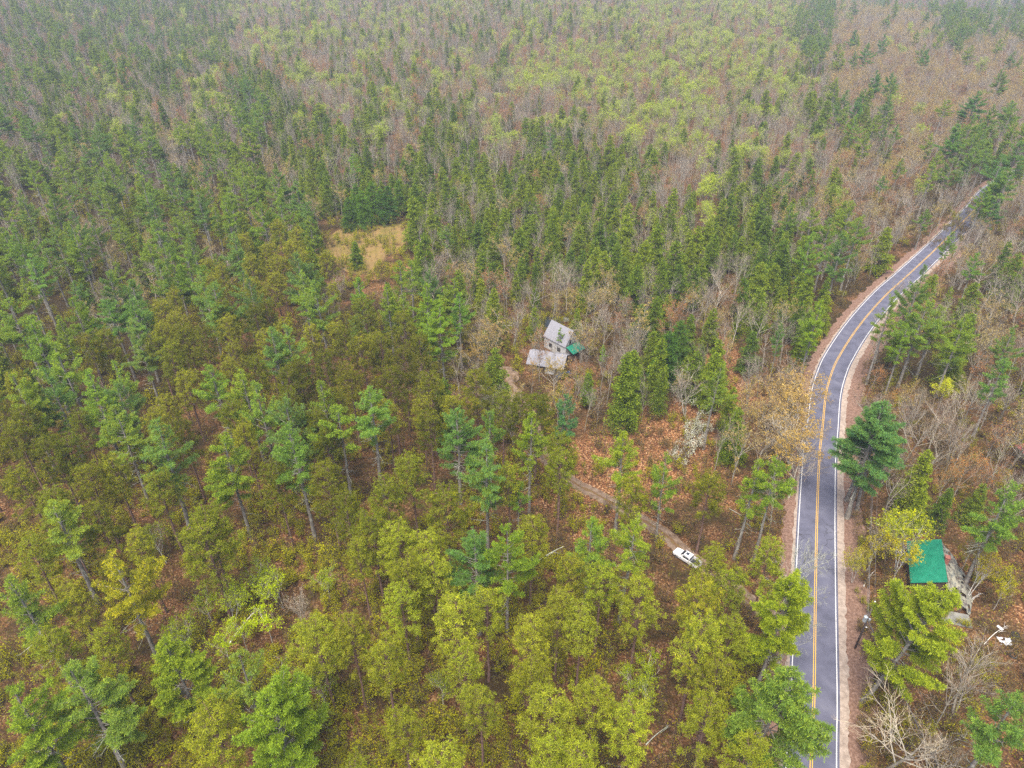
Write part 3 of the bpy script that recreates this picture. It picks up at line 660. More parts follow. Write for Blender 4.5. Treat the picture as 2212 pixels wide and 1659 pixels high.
fr_ = link('collapsed_roof', mb.mesh('collapsed_roof', [M['oldroof']]), c); fr_['label'] = 'sagging torn tar paper roof slope'
sm = fr_.modifiers.new('th', 'SOLIDIFY'); sm.thickness = .09
rng = np.random.default_rng(9)
for i in range(11):
    x = rng.uniform(-cl * .6, cl + .6); y0 = rng.uniform(.6, 2.6); l = rng.uniform(1.5, 3.6)
    B().box((x, -sgn * (y0 + l * .4), max(.25, 4.5 - (y0 + l * .4) * .85)), (.12, l, .07), rng.uniform(-.5, .5), 0, -sgn * -.72).done('rafter', M['log'], c)
B().box((-.2, -sgn * .35, 4.9), (.8, .7, 1.6)).box((-.2, -sgn * .35, 5.75), (.92, .82, .14)).done('chimney', M['brick'], c)
wq = np.array(pg(2054, 1280, 1.3)) - cen; wx = wq[0] * math.cos(-ang) - wq[1] * math.sin(-ang); wy = wq[0] * math.sin(-ang) + wq[1] * math.cos(-ang)
gy_ = -sgn * 1.9
B().box((cl + .35, -sgn * 1.6, .72), (1.8, 3.4, 1.3)).done('entry_wall', M['log'], c)
B().box((cl + 1.28, -sgn * 2.3, .80), (.06, .7, .9)).done('shutter', M['redpaint'], c)
window(c, (cl + 1.27, -sgn * 1.2, .95), 1.3, .95, 'x', 'stucco')
for o in (c,): pass
B().box((cl + 2.9, -sgn * 2.4, .08), (2.8, 4.6, .16), .1).done('concrete_slab', M['concrete'], c)

# --- pickup truck
def pickup():
    f, bk = np.array(pg(1457, 1186, .9)), np.array(pg(1513, 1221, .9)); mid = (f + bk) / 2; d = f - bk; a = math.atan2(d[1], d[0]); Lh = 2.95
    t = empty('pickup_truck', (mid[0], mid[1], .02), a, 'white crew cab pickup truck with sunroof parked on the dirt driveway', 'pickup truck')
    def ring(x, w, z0, z1, r=.13):
        P = [(-w, z0 + r), (-w + r, z0), (w - r, z0), (w, z0 + r), (w, z1 - r), (w - r * 1.2, z1), (-w + r * 1.2, z1), (-w, z1 - r)]
        return [(x, y, z) for y, z in P]
    b = B()
    b.loft([ring(2.95, .72, .5, .95), ring(2.86, .90, .40, 1.06), ring(2.5, .97, .36, 1.14), ring(1.4, 1.0, .34, 1.22), ring(-.95, 1.0, .34, 1.22)])
    # greenhouse shell
    b.loft([ring(1.35, .90, 1.19, 1.26, .02), ring(.55, .80, 1.20, 1.86, .08), ring(.3, .78, 1.20, 1.93, .08), ring(-.6, .78, 1.20, 1.93, .08), ring(-.95, .84, 1.20, 1.80, .08)])
    # bed sides, floor rails and tailgate
    for s in (-1, 1): b.box((-1.93, s * .95, .80), (1.95, .10, .86))
    b.box((-2.90, 0, .82), (.09, 1.99, .82)); b.box((-1.93, 0, .46), (1.94, 1.8, .12))
    body = b.done('body', M['carwhite'], t, .025)
    B().box((-1.93, 0, .56), (1.86, 1.78, .05)).done('bed_liner', M['blackp'], t)
    b = B(); b.loft([[(1.30, -.80, 1.28), (1.30, .80, 1.28), (1.33, .80, 1.30), (1.33, -.80, 1.30)], [(.60, -.70, 1.83), (.60, .70, 1.83), (.63, .70, 1.86), (.63, -.70, 1.86)]]); b.done('windshield', M['glass'], t)
    B().box((-.97, 0, 1.52), (.06, 1.36, .42), 0, 0, 0, .15).done('rear_window', M['glass'], t)
    for s in (-1, 1):
        b = B(); b.box((.28, s * .895, 1.50), (.62, .04, .40), 0, 0, s * .16); b.box((-.42, s * .893, 1.50), (.66, .04, .40), 0, 0, s * .16); b.done('side_window', M['glass'], t)
        mi_ = B(); mi_.box((.95, s * 1.14, 1.28), (.14, .26, .2)); mi_.done('wing_mirror', M['carwhite'], t, .02)
    B().box((0.0, 0, 1.935), (.62, .72, .03)).done('sunroof', M['glass'], t)
    for s in (-1, 1):
        B().box((2.84, s * .68, .86), (.18, .36, .20)).done('headlight', M['lampg'], t, .03)
        B().box((-2.95, s * .9, .9), (.05, .14, .40)).done('tail_light', M['tail'], t)
        B().cyl((-.45, s * .78, 1.955), (.5, s * .78, 1.955), .025).done('roof_rail', M['blackp'], t)
    B().box((2.93, 0, .52), (.16, 1.7, .18)).box((2.93, 0, .80), (.10, 1.0, .22)).done('front_bumper', M['blackp'], t, .03)
    B().box((-3.02, 0, .50), (.16, 1.8, .16)).done('rear_bumper', M['rim'], t, .03)
    for x in (1.95, -1.95):
        for s in (-1, 1):
            w = B().cyl((x, s * .80, .40), (x, s * 1.03, .40), .40, .40, 20).done('wheel', M['tyre'], t, .03)
            B().cyl((x, s * 1.0, .40), (x, s * 1.045, .40), .24, .22, 16).done('rim', M['rim'], w)
    return t
_tk = pickup(); _tk.scale = (.9, .9, .9); TRUCK = _tk.location
# --- dark car under the trees by the garage
def hatch(px, py, a, col, label):
    x, y = pg(px, py, .5); t = empty('parked_car', (x, y, .02), a, label, 'car')
    def ring(x, w, z0, z1, r=.12):
        P = [(-w, z0 + r), (-w + r, z0), (w - r, z0), (w, z0 + r), (w, z1 - r), (w - r, z1), (-w + r, z1), (-w, z1 - r)]; return [(x, yy, z) for yy, z in P]
    B().loft([ring(2.2, .7, .4, .7), ring(2.0, .86, .3, .82), ring(1.0, .9, .28, .92), ring(-1.9, .9, .28, .95), ring(-2.2, .8, .35, .85)]).done('body', col, t, .02)
    B().loft([ring(1.0, .78, .9, .95, .02), ring(.3, .68, .9, 1.42, .06), ring(-1.1, .68, .9, 1.45, .06), ring(-1.95, .76, .9, 1.0, .03)]).done('cabin_glass', M['glass'], t)
    B().box((-.4, 0, 1.45), (1.3, 1.3, .05)).done('roof', col, t, .02)
    for s in (-1, 1): B().box((2.1, s * .6, .68), (.12, .3, .14)).done('headlight', M['lampg'], t)
    for xx in (1.35, -1.35):
        for s in (-1, 1):
            w = B().cyl((xx, s * .72, .32), (xx, s * .92, .32), .32, .32, 16).done('wheel', M['tyre'], t); B().cyl((xx, s * .9, .32), (xx, s * .94, .32), .19, .19, 12).done('rim', M['rim'], w)
    return t
hatch(1218, 811, .5, M['darkcar'], 'dark blue car under the spreading tree below the garage')

# --- utility pole with transformer
px, py = pg(1847, 1400); P = empty('utility_pole', (px, py, 0), 0, 'leaning looking wooden utility pole with a grey transformer beside the road', 'utility pole')
B().cyl((0, 0, 0), (0, 0, 11.2), .17, .11, 12).done('pole', M['pole'], P, smooth=True)
B().cyl((0, 0, 11.2), (0, 0, 11.5), .06, .10, 10).done('insulator', M['porcelain'], P)
tr_ = B(); tr_.cyl((-.42, -.05, 6.9), (-.42, -.05, 7.95), .30, .30, 16).cyl((-.42, -.05, 7.95), (-.42, -.05, 8.05), .31, .12, 16); tr_.box((-.2, -.03, 7.4), (.3, .08, .12)); tf = tr_.done('transformer', M['steelgrey'], P, smooth=False)
b = B(); b.cyl((-.5, -.05, 8.03), (-.5, -.05, 8.35), .05, .03, 8).cyl((-.32, .05, 8.03), (-.32, .05, 8.35), .05, .03, 8).done('bushing', M['porcelain'], tf)
B().box((.30, -.05, 7.2), (.34, .26, .42)).done('meter_box', M['steelgrey'], P)
B().cyl((.1, -.15, 5.6), (.3, -.3, 5.6), .09, .09, 8).done('splice_case', M['porcelain'], P)
POLE = (px, py)
def wire(pa, pb, sag, r, label, grp):
    pa = np.array(pa, float); pb = np.array(pb, float); s = np.linspace(0, 1, 25); pts = pa + (pb - pa) * s[:, None]; pts[:, 2] -= sag * 4 * s * (1 - s)
    mb = MB(); segs(mb, pts[:-1], pts[1:], r, r, 5); props(link('overhead_wire', mb.mesh('overhead_wire', [M['wire']], True)), label, 'wire', grp)
# neighbouring poles follow the road
q0 = np.array([px, py]); d = np.array([ROAD[30][0] - ROAD[10][0], ROAD[30][1] - ROAD[10][1]]); d /= np.linalg.norm(d)
pn = np.array([px - .3, py - 44]); pf = np.array(pg(1835, 1180)) + [0, 0]
_i = np.abs(ROAD[:, 1] - (py + 44)).argmin(); _d = ROAD[_i + 1] - ROAD[_i]; _d = _d / np.linalg.norm(_d); qf = ROAD[_i] + np.array([_d[1], -_d[0]]) * 9.0
def pole2(p, label):
    Q = empty('utility_pole', (p[0], p[1], 0), 0, label, 'utility pole'); B().cyl((0, 0, 0), (0, 0, 11.2), .17, .11, 12).done('pole', M['pole'], Q, smooth=True); B().cyl((0, 0, 11.2), (0, 0, 11.5), .06, .10, 10).done('insulator', M['porcelain'], Q)
pole2(qf, 'wooden utility pole beyond the multi trunked pine east of the road')
for dz, dx, r, lab, g_ in ((11.4, 0, .02, 'single bare wire along the top of the poles', None), (6.9, .25, .045, 'thick dark communication cable hung low on the poles', None), (6.2, .2, .03, 'thin lower cable strung between the roadside poles', 'low cables'), (6.5, .35, .03, 'thin lower cable strung between the roadside poles', 'low cables')):
    wire((px + dx, py, dz), (pn[0] + dx, pn[1], dz), .5, r, lab + ' towards the near edge', g_); wire((px + dx, py, dz), (qf[0] + dx, qf[1], dz), .5, r, lab + ' past the cabin', g_)
gx_, gy2 = pg(1885, 1415); mb = MB(); segs(mb, [(px, py, 9.5)], [(px + 3.4, py - 1.2, 0)], .012, .012, 4); o = props(link('guy_wire', mb.mesh('guy_wire', [M['wire']])), 'slanting guy wire with a yellow guard at its foot', 'guy wire')
B().cyl((px + 2.65, py - .93, 2.1), (px + 3.4, py - 1.2, 0.02), .05, .05, 8).done('guard', M['yguard'], o)

# --- bits and pieces
def sheet(px, py, label, name='plastic_sheet', s=2.2, seed=0, m='tarp', h0=.35):
    x, y = pg(px, py); mb = MB(); n = 14; V = np.zeros((n, n, 3)); F = []
    for i in range(n):
        for j in range(n):
            u, v = i / (n - 1) - .5, j / (n - 1) - .5; q = mnoise.noise(Vector((u * 4 + seed, v * 4, seed))); r = 1 + .35 * mnoise.noise(Vector((u * 7, v * 7, seed + 5)))
            V[i, j] = (u * s * r, v * s * .8 * r, .08 + max(0, q) * h0)
    k = (np.arange(n - 1)[:, None] * n + np.arange(n - 1)[None]).ravel(); F = np.stack([k, k + n, k + n + 1, k + 1], 1)
    kp = np.array([mnoise.noise(Vector((V[a // n, a % n][0] * 1.1 + seed, V[a // n, a % n][1] * 1.1, 9))) < .22 for a in k]); mb.add(V.reshape(-1, 3), F[kp])
    o = link(name, mb.mesh(name, [M[m]]), None, (x, y, 0), seed); sm = o.modifiers.new('t', 'SOLIDIFY'); sm.thickness = .02; props(o, label, 'plastic sheet'); return o
sheet(2171, 1386, 'torn white plastic sheet crumpled on the leaves near a fallen birch', s=1.9, seed=3)
x, y = pg(2160, 1357); B().box((x, y, .10), (.5, 1.0, .08), .5).done('board', M['stucco']); props(bpy.data.objects['board'], 'short white painted board lying on the leaves above the torn sheet', 'board')
def old_tyre(px, py, label):
    x, y = pg(px, py); bm = bmesh.new(); me = bpy.data.meshes.new('old_tyre'); n, k = 24, 8; vs_ = [[bm.verts.new(((.34 + .11 * math.cos(b)) * math.cos(a), (.34 + .11 * math.cos(b)) * math.sin(a), .12 + .10 * math.sin(b))) for b in [j * 2 * math.pi / k for j in range(k)]] for a in [i * 2 * math.pi / n for i in range(n)]]
    for i in range(n):
        for j in range(k): bm.faces.new((vs_[i][j], vs_[(i + 1) % n][j], vs_[(i + 1) % n][(j + 1) % k], vs_[i][(j + 1) % k]))
    bm.to_mesh(me); bm.free(); me.materials.append(M['tyre']); o = link('old_tyre', me, None, (x, y, 0)); o.scale = (1.4, 1.4, 1.2); props(o, label, 'tyre')
old_tyre(2193, 1372, 'old black tyre lying in the leaves beyond the torn white sheet'); old_tyre(2188, 1417, 'discarded tyre half filled with leaves below the torn white sheet')
x, y = pg(1100, 705, .5); b = B(); b.cyl((x - .8, y, .55), (x + .8, y, .55), .42, .42, 16); o = b.done('propane_tank', M['tarp'], None, .08, None, True); props(o, 'white propane tank standing in the leaves left of the house', 'tank')
for s in (-.5, .5): B().box((x + s, y, .08), (.12, .6, .16)).done('foot', M['concrete'], o)
# shed at the right edge of the picture
x, y = pg(2208, 978, 1.5); s_ = empty('shed', (x + 1.2, y, 0), .25, 'small faded red roofed shed with a white edge at the right border', 'shed')
B().box((0, 0, 1.0), (3.6, 3.0, 2.0)).done('wall', M['log'], s_); b = B(); b.prism([(-1.9, 1.9), (1.9, 2.5), (1.9, 2.62), (-1.9, 2.02)], 'x', -2.1, 2.1); b.done('roof', M['redpaint'], s_); B().box((0, -1.95, 1.92), (4.2, .12, .22)).done('fascia', M['tarp'], s_)
def rock(px, py, r, label, seed):
    x, y = pg(px, py); bm = bmesh.new(); bmesh.ops.create_icosphere(bm, subdivisions=3, radius=r)
    for v in bm.verts: v.co += v.co.normalized() * mnoise.noise(v.co * 1.6 / r + Vector((seed, 0, 0))) * r * .45; v.co.z *= .6
    me = bpy.data.meshes.new('rock'); bm.to_mesh(me); bm.free(); me.materials.append(M['concrete']); props(link('rock', me, None, (x, y, r * .2)), label, 'rock')
rock(1222, 692, 1.0, 'grey boulder at the edge of the pond behind the house', 1); rock(1380, 872, .6, 'grey rock in the shrubby opening south of the narrow spruce', 5)
# fallen birch trunks and dead logs
def log(pa, pb, r, label, m='birch_bark', seed=0, h0=.12, h1=.3):
    a = np.array([*pg(*pa), h0]); b_ = np.array([*pg(*pb), h1]); rng = np.random.default_rng(seed); s = np.linspace(0, 1, 8); pts = a + (b_ - a) * s[:, None]; d = b_ - a; n = np.array([-d[1], d[0], 0]) / np.linalg.norm(d)
    pts += n * (np.sin(s * 3) * np.linalg.norm(d) * .04)[:, None]; mb = MB(); polytube(mb, pts, np.linspace(r, r * .35, 8), 7)
    for _ in range(7):
        q = rng.uniform(.35, 1); c = a + (b_ - a) * q; dd = d / np.linalg.norm(d) + rng.normal(0, .5, 3); dd[2] = abs(dd[2]); segs(mb, [c], [c + dd / np.linalg.norm(dd) * rng.uniform(.4, 1.4)], r * .3, r * .12, 4)
    props(link('fallen_trunk', mb.mesh('fallen_trunk', [M[m]], True)), label, 'fallen trunk')
log((2125, 1393), (2175, 1354), .09, 'thin pale fallen birch lying above the torn white sheet', seed=1)
log((2079, 1315), (2118, 1284), .12, 'white fallen birch leaning on the slab end of the cabin', seed=2)
log((1865, 1268), (1886, 1238), .12, 'short white broken birch lying by the verge west of the cabin', seed=3)
log((495, 1395), (556, 1348), .13, 'white birch trunk fallen across the understory among lime green saplings', seed=4, h0=.3, h1=3.0)
log((1395, 1610), (1445, 1570), .10, 'bare pale log on the leaves near the bottom of the open wood', 'dead_bark', 5)
log((1150, 1245), (1215, 1222), .12, 'grey dead trunk hung up between pines south of the driveway', 'dead_bark', 6, 3, 5)
log((1310, 1650), (1340, 1660), .10, 'pale log at the bottom border between two red pines', 'dead_bark', 7)
log((1575, 1100), (1620, 1130), .08, 'thin bare log lying on orange leaves near the road', 'dead_bark', 8)
# ------------------------------------------------------------------ forest
KCAT = {'dense_pine': 'pine tree', 'slim_hardwood': 'slim bare tree', 'slim_maple': 'slim maple', 'white_pine': 'pine tree', 'red_pine': 'red pine', 'hemlock': 'hemlock', 'bare_tree': 'bare tree', 'budding_oak': 'budding oak', 'red_maple': 'red maple', 'leafing_maple': 'leafing tree', 'young_birch': 'birch', 'slim_spruce': 'spruce', 'dead_tree': 'dead tree'}
frng = np.random.default_rng(77)
placed = []        # x, y, radius
CELL = 12.0; gridh = {}
def near(x, y, r):
    cx, cy_ = int(x // CELL), int(y // CELL)
    for i in range(cx - 1, cx + 2):
        for j in range(cy_ - 1, cy_ + 2):
            for (a, b_, c_) in gridh.get((i, j), ()):
                if (a - x) ** 2 + (b_ - y) ** 2 < (.5 * (r + c_)) ** 2: return True
    return False
def occupy(x, y, r): gridh.setdefault((int(x // CELL), int(y // CELL)), []).append((x, y, min(r, 12)))
ROADP = ROAD; TRK = TRACK
def dist_path(P, x, y): return np.sqrt(((P - [x, y]) ** 2).sum(1)).min()
def plant(kind, x, y, H, rz, var, wide=1.0, color=None, label=None, group=None, lean=None):
    v = LIB[kind][var % len(LIB[kind])]; s = H / VH[kind][var % len(LIB[kind])]
    o = empty({'dense_pine': 'white_pine', 'slim_hardwood': 'bare_tree', 'slim_maple': 'budding_maple', 'slim_spruce': 'spruce'}.get(kind, kind), (x, y, float(height(x, y)) - .05), rz, label, KCAT[kind], group); o.scale = (s * wide, s * wide, s)
    if lean: o.rotation_euler.x, o.rotation_euler.y = lean
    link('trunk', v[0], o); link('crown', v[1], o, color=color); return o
# trees one can pick out: kind, apex in the survey picture (x, y), height, width factor, tint, label
Wt, Yl, Bl = None, (1.35, 1.2, .8), (.75, 1.0, 1.9)
HERO = [
('white_pine', 327, 903, 28, 1.1, (1.15, 1.12, 1), 'broad bright white pine with a long bare pale trunk over the open understory'),
('white_pine', 477, 936, 25, 1.0, Yl, 'slim yellow green white pine with bare trunk right of the broad bright one'),
('white_pine', 627, 912, 28, .95, (.8, 1, 1.4), 'blue green white pine with a tall pale trunk and dead limbs under its crown'),
('white_pine', 240, 1196, 24, 1.05, (1.75, 1.2, .6), 'golden yellow pine standing alone above the rusty forest floor'),
('white_pine', 100, 1075, 25, 1.2, (1.15, 1.1, 1), 'wide layered white pine near the left border halfway down'),
('dense_pine', 360, 1373, 24, .85, (1.3, 1.2, .9), 'bushy light green white pine left of the lime birches'),
('white_pine', 143, 1440, 25, 1.05, (1.45, 1.25, .9), 'sprawling yellow green pine with thick lichened trunk in the lower left corner'),
('white_pine', 500, 1404, 24, .9, (1.25, 1.15, 1), 'pale green white pine just left of the birch stand at the bottom'),
('dense_pine', 575, 1486, 26, .95, (1.0, 1.1, .9), 'large mid green white pine at the bottom border'),
('white_pine', 20, 1238, 26, 1.0, (1.2, 1.1, 1), 'white pine cut by the left border below the wide layered one'),
('white_pine', 15, 1480, 25, 1.0, (1.3, 1.2, .8), 'white pine cut by the left border in the bottom corner'),
('white_pine', 1047, 946, 27, .95, (1.0, 1.1, 1.2), 'tall ragged white pine with dangling dead limbs in the middle of the wood'),
('white_pine', 984, 880, 24, 1.05, (1.0, 1.1, 1), 'spreading white pine left of the tall ragged one'),
('white_pine', 1057, 886, 24, .7, (1.1, 1.1, .9), None),
('white_pine', 1147, 893, 25, .85, (1.1, 1.1, .9), 'white pine above a cluster of bare purple trunks beside the driveway'),
('white_pine', 1217, 846, 24, .8, (.7, .95, 1.7), 'bluish white pine just below the house and spreading tree'),
('white_pine', 794, 836, 27, 1.1, (.85, 1.05, 1.4), 'dark trunked white pine with a fan of dead limbs left of the picture centre'),
('white_pine', 1354, 926, 25, .95, (1.35, 1.25, .8), 'bright yellow green white pine beside the red leafy opening'),
('white_pine', 1447, 976, 22, .75, (1.1, 1.15, 1), 'narrow fresh green white pine above the pickup truck'),
('white_pine', 1280, 1108, 25, .95, (1.1, 1.15, .9), 'white pine left of the pickup, the left one of a pair'),
('white_pine', 1367, 1112, 25, .9, (1.2, 1.15, .9), 'white pine directly left of the pickup truck'),
('white_pine', 1027, 1146, 24, 1.0, (1.0, 1.1, 1), 'light green pine with pale trunk right of the round red pines'),
('white_pine', 1094, 1131, 25, .8, (1.0, 1.1, .9), 'tall pine with a bare grey trunk in the lower centre'),
('white_pine', 1640, 990, 24, .9, (1.1, 1.1, .9), 'roadside white pine leaning its crown over the white edge line'),
('white_pine', 1690, 985, 25, .9, (1.2, 1.15, .8), None),
('dense_pine', 1715, 1240, 26, .85, (1.4, 1.25, .7), 'bright roadside pine hiding the left lane near the lichened dead tree'),
('dense_pine', 1690, 1425, 28, 1.0, (1.35, 1.2, .8), 'biggest roadside pine reaching over both lanes at the bottom'),
('dense_pine', 1903, 866, 28, 1.1, (.9, 1.05, 1.25), 'big round blue green pine with several trunks right of the road'),
('dense_pine', 1985, 1258, 27, 1.0, (1.3, 1.2, .8), 'leaning yellow green pine with a thick grey trunk in front of the cabin'),
('white_pine', 2200, 1040, 25, 1.0, (.9, 1.05, 1.3), 'white pine cut by the right border above the cabin'),
('white_pine', 2200, 1500, 26, 1.0, (1.1, 1.1, .9), 'pine cut by the right border in the bottom corner'),
('white_pine', 2002, 566, 27, .8, (1.1, 1.05, .8), 'slim tall pine overhanging the road bend'),
('white_pine', 1935, 638, 25, .85, (1.2, 1.1, .8), 'pine on the inside of the road bend'),
('white_pine', 2008, 645, 25, 1.1, (1.0, 1.05, 1), 'widest of the pines at the road bend'),
('white_pine', 2092, 680, 23, 1.0, (1.0, 1.05, 1), None), ('white_pine', 1965, 700, 20, .9, (.9, 1.05, 1), None),
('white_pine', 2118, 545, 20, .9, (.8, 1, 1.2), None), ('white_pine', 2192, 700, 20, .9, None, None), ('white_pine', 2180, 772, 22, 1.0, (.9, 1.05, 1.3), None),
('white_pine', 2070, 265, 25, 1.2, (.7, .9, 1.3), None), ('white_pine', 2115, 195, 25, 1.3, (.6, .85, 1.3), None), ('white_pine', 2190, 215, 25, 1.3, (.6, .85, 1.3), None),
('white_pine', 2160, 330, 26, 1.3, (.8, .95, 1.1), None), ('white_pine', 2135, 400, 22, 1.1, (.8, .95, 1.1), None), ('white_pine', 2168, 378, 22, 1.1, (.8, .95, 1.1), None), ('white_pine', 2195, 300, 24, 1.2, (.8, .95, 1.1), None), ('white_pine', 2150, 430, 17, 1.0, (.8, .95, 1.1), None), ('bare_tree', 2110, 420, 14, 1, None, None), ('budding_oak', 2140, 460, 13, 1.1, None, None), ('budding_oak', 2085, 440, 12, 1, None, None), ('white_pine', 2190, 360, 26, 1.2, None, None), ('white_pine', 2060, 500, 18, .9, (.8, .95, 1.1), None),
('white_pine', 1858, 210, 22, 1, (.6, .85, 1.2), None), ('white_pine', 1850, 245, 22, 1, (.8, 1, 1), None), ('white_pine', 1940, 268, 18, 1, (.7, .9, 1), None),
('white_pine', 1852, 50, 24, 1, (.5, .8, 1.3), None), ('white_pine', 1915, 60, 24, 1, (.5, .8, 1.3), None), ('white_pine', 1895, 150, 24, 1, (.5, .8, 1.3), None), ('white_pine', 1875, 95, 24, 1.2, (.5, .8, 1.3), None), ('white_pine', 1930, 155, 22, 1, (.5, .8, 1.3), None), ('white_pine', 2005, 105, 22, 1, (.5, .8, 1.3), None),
('white_pine', 1772, 646, 24, .95, (1.0, 1.1, .9), 'bright pine on the inner verge just before the road bend'),
('white_pine', 1755, 500, 24, .9, (1, 1.1, 1), None), ('white_pine', 1828, 500, 24, .9, None, None), ('white_pine', 1800, 470, 24, 1, None, None), ('white_pine', 1860, 470, 24, 1, None, None), ('white_pine', 1845, 430, 23, 1, None, None),
('white_pine', 1692, 696, 18, .6, (1.0, 1.1, 1.2), 'narrow pale green pine in the birch grove west of the road'),
('white_pine', 950, 653, 24, 1.05, (1.0, 1.15, .9), 'brightest green pine left of the half timbered house'),
('white_pine', 917, 610, 24, .9, (1, 1.1, .9), None), ('white_pine', 990, 633, 22, .9, (.9, 1.1, 1.1), None), ('white_pine', 834, 610, 22, .9, None, None), ('white_pine', 867, 633, 22, .8, None, None), ('white_pine', 774, 596, 20, .8, (.9, 1.1, 1.2), None),
('white_pine', 1210, 706, 8.5, .9, (1, 1.1, .9), 'small young pine growing right in front of the house roof'),
('white_pine', 1304, 744, 9, .9, (.9, 1.1, 1.3), 'small young pine in the yard right of the house'),
('white_pine', 1120, 1040, 17, .7, (.9, 1.1, 1.2), None), ('white_pine', 758, 330, 20, 1, (.9, 1.1, 1.2), None),
('slim_spruce', 1357, 760, 21, 1.2, None, 'tall narrow dark spruce at the edge of the red leafy opening'),
('hemlock', 1598, 880, 15, .85, (.8, .9, .9), 'dark narrow conifer between the opening and the road'),
('hemlock', 1270, 805, 10, 1.1, (.7, .85, 1), None), ('hemlock', 1447, 713, 16, 1.1, (.6, .8, 1), None), ('hemlock', 1470, 690, 14, 1.1, (.6, .8, 1), None), ('hemlock', 1037, 600, 13, 1, (1.2, 1.1, .8), None), ('hemlock', 1420, 640, 14, 1, None, None),
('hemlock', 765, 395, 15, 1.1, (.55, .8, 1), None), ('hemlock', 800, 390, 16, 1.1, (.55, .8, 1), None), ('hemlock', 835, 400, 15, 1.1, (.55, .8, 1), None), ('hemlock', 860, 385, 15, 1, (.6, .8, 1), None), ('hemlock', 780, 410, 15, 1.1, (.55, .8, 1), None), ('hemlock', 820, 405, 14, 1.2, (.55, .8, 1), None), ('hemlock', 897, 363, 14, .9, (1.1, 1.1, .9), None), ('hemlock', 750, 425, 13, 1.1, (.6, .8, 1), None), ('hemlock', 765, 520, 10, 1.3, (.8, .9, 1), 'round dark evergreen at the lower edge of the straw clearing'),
('bare_tree', 1197, 566, 18, 1.0, (1.25, 1.2, 1.0), 'tall pale single trunked tree rising behind the house ridge'),
('bare_tree', 1150, 578, 16, 1, (.9, .85, .8), None), ('budding_oak', 1070, 668, 15, 1, (1.1, 1, .9), None), ('budding_oak', 1045, 690, 14, 1, None, None),
('bare_tree', 1277, 664, 15, 1.1, (1.2, 1.15, 1.05), None), ('bare_tree', 1310, 660, 16, 1, (1.3, 1.25, 1.15), None), ('bare_tree', 1387, 680, 15, .9, None, None), ('budding_oak', 1260, 690, 13, 1, None, None),
('budding_oak', 1200, 765, 13, 1.15, (1.0, 1.0, .8), 'wide spreading oak with yellow buds in front of the garage'),
('budding_oak', 1150, 770, 11, .9, (1.1, .95, .8), None), ('budding_oak', 1020, 730, 11, 1, (1.1, 1, .6), None), ('red_maple', 1090, 590, 15, 1, None, 'orange red budding maple behind the house'), ('red_maple', 970, 565, 15, 1, (1, 1.1, 1), None), ('red_maple', 1462, 630, 15, .9, (1.2, 1.05, .8), None), ('red_maple', 1455, 660, 14, .8, (1.2, 1.05, .8), None),
('bare_tree', 1558, 588, 18, 1, (1.3, 1.25, 1.1), None), ('bare_tree', 1602, 630, 18, .9, (1.3, 1.25, 1.15), None), ('bare_tree', 1648, 638, 17, .9, (1.2, 1.2, 1.1), None), ('bare_tree', 1535, 610, 16, .9, None, None), ('budding_oak', 1700, 640, 15, 1, None, None), ('budding_oak', 1748, 790, 16, 1.6, (1.1, 1, .8), None), ('budding_oak', 1748, 825, 16, 1.7, (1.1, 1, .8), None), ('budding_oak', 1745, 865, 16, 1.7, (1.1, 1, .7), None), ('budding_oak', 1742, 910, 16, 1.7, (1.1, 1, .7), None), ('bare_tree', 1740, 950, 15, 1.6, (1.2, 1.15, 1), None), ('bare_tree', 1742, 890, 15, 1.6, (1.2, 1.15, 1), None), ('budding_oak', 1700, 940, 14, 1.3, (1.1, 1, .7), None), ('budding_oak', 1680, 800, 14, 1.1, (1.1, 1, .8), None), ('budding_oak', 1728, 815, 14, 1.1, (1.1, 1, .7), None), ('budding_oak', 1655, 850, 13, 1.1, None, None), ('budding_oak', 1700, 880, 13, 1.2, (1.1, 1, .7), None), ('budding_oak', 1745, 850, 12, .9, (1.1, .95, .7), None), ('budding_oak', 1735, 905, 12, 1, (1.2, 1, .6), None), ('bare_tree', 1640, 770, 15, .8, None, None),
('leafing_maple', 2055, 816, 11, 1.0, (1.5, 1.35, .3), 'vivid yellow leafing tree standing out right of the road'),
('red_maple', 2108, 965, 14, 1.2, (1.2, 1.1, .7), 'bright orange budding maple on the right'), ('red_maple', 1932, 836, 11, 1, (1.2, 1.2, .7), 'small orange maple above the round blue green pine'), ('red_maple', 2060, 1000, 12, 1, (1.1, 1.1, .7), None), ('red_maple', 2150, 985, 13, 1, None, None),
('bare_tree', 2130, 800, 15, 1.1, (1.5, 1.55, 1.4), None), ('bare_tree', 2090, 830, 14, 1, (1.5, 1.5, 1.3), None), ('bare_tree', 2170, 810, 15, 1.1, (1.5, 1.55, 1.4), None), ('bare_tree', 2000, 830, 14, .9, (1.3, 1.3, 1.1), None), ('bare_tree', 2050, 870, 15, 1, (1.1, .95, .85), None), ('bare_tree', 2100, 880, 15, 1, (1.1, .95, .85), None), ('bare_tree', 2000, 880, 15, 1, (1.1, 1, .85), None), ('bare_tree', 2030, 940, 15, 1, (1, 1, .9), None),
('dead_tree', 1768, 1160, 18, .9, (1, 1, 1), 'leafless lichen covered tree reaching over the yellow centre line'),
('dead_tree', 1735, 1330, 14, 1, (1, 1, 1), None),
('bare_tree', 1992, 1515, 17, 1.5, (1.5, 1.45, 1.3), 'broad pale leafless tree at the bottom right of the road'), ('bare_tree', 2060, 1570, 14, 1.1, (1.4, 1.4, 1.2), None), ('bare_tree', 2150, 1400, 17, 1, (1.2, 1.2, 1.1), None), ('bare_tree', 2090, 1450, 14, 1, (1.2, 1.1, 1), None),
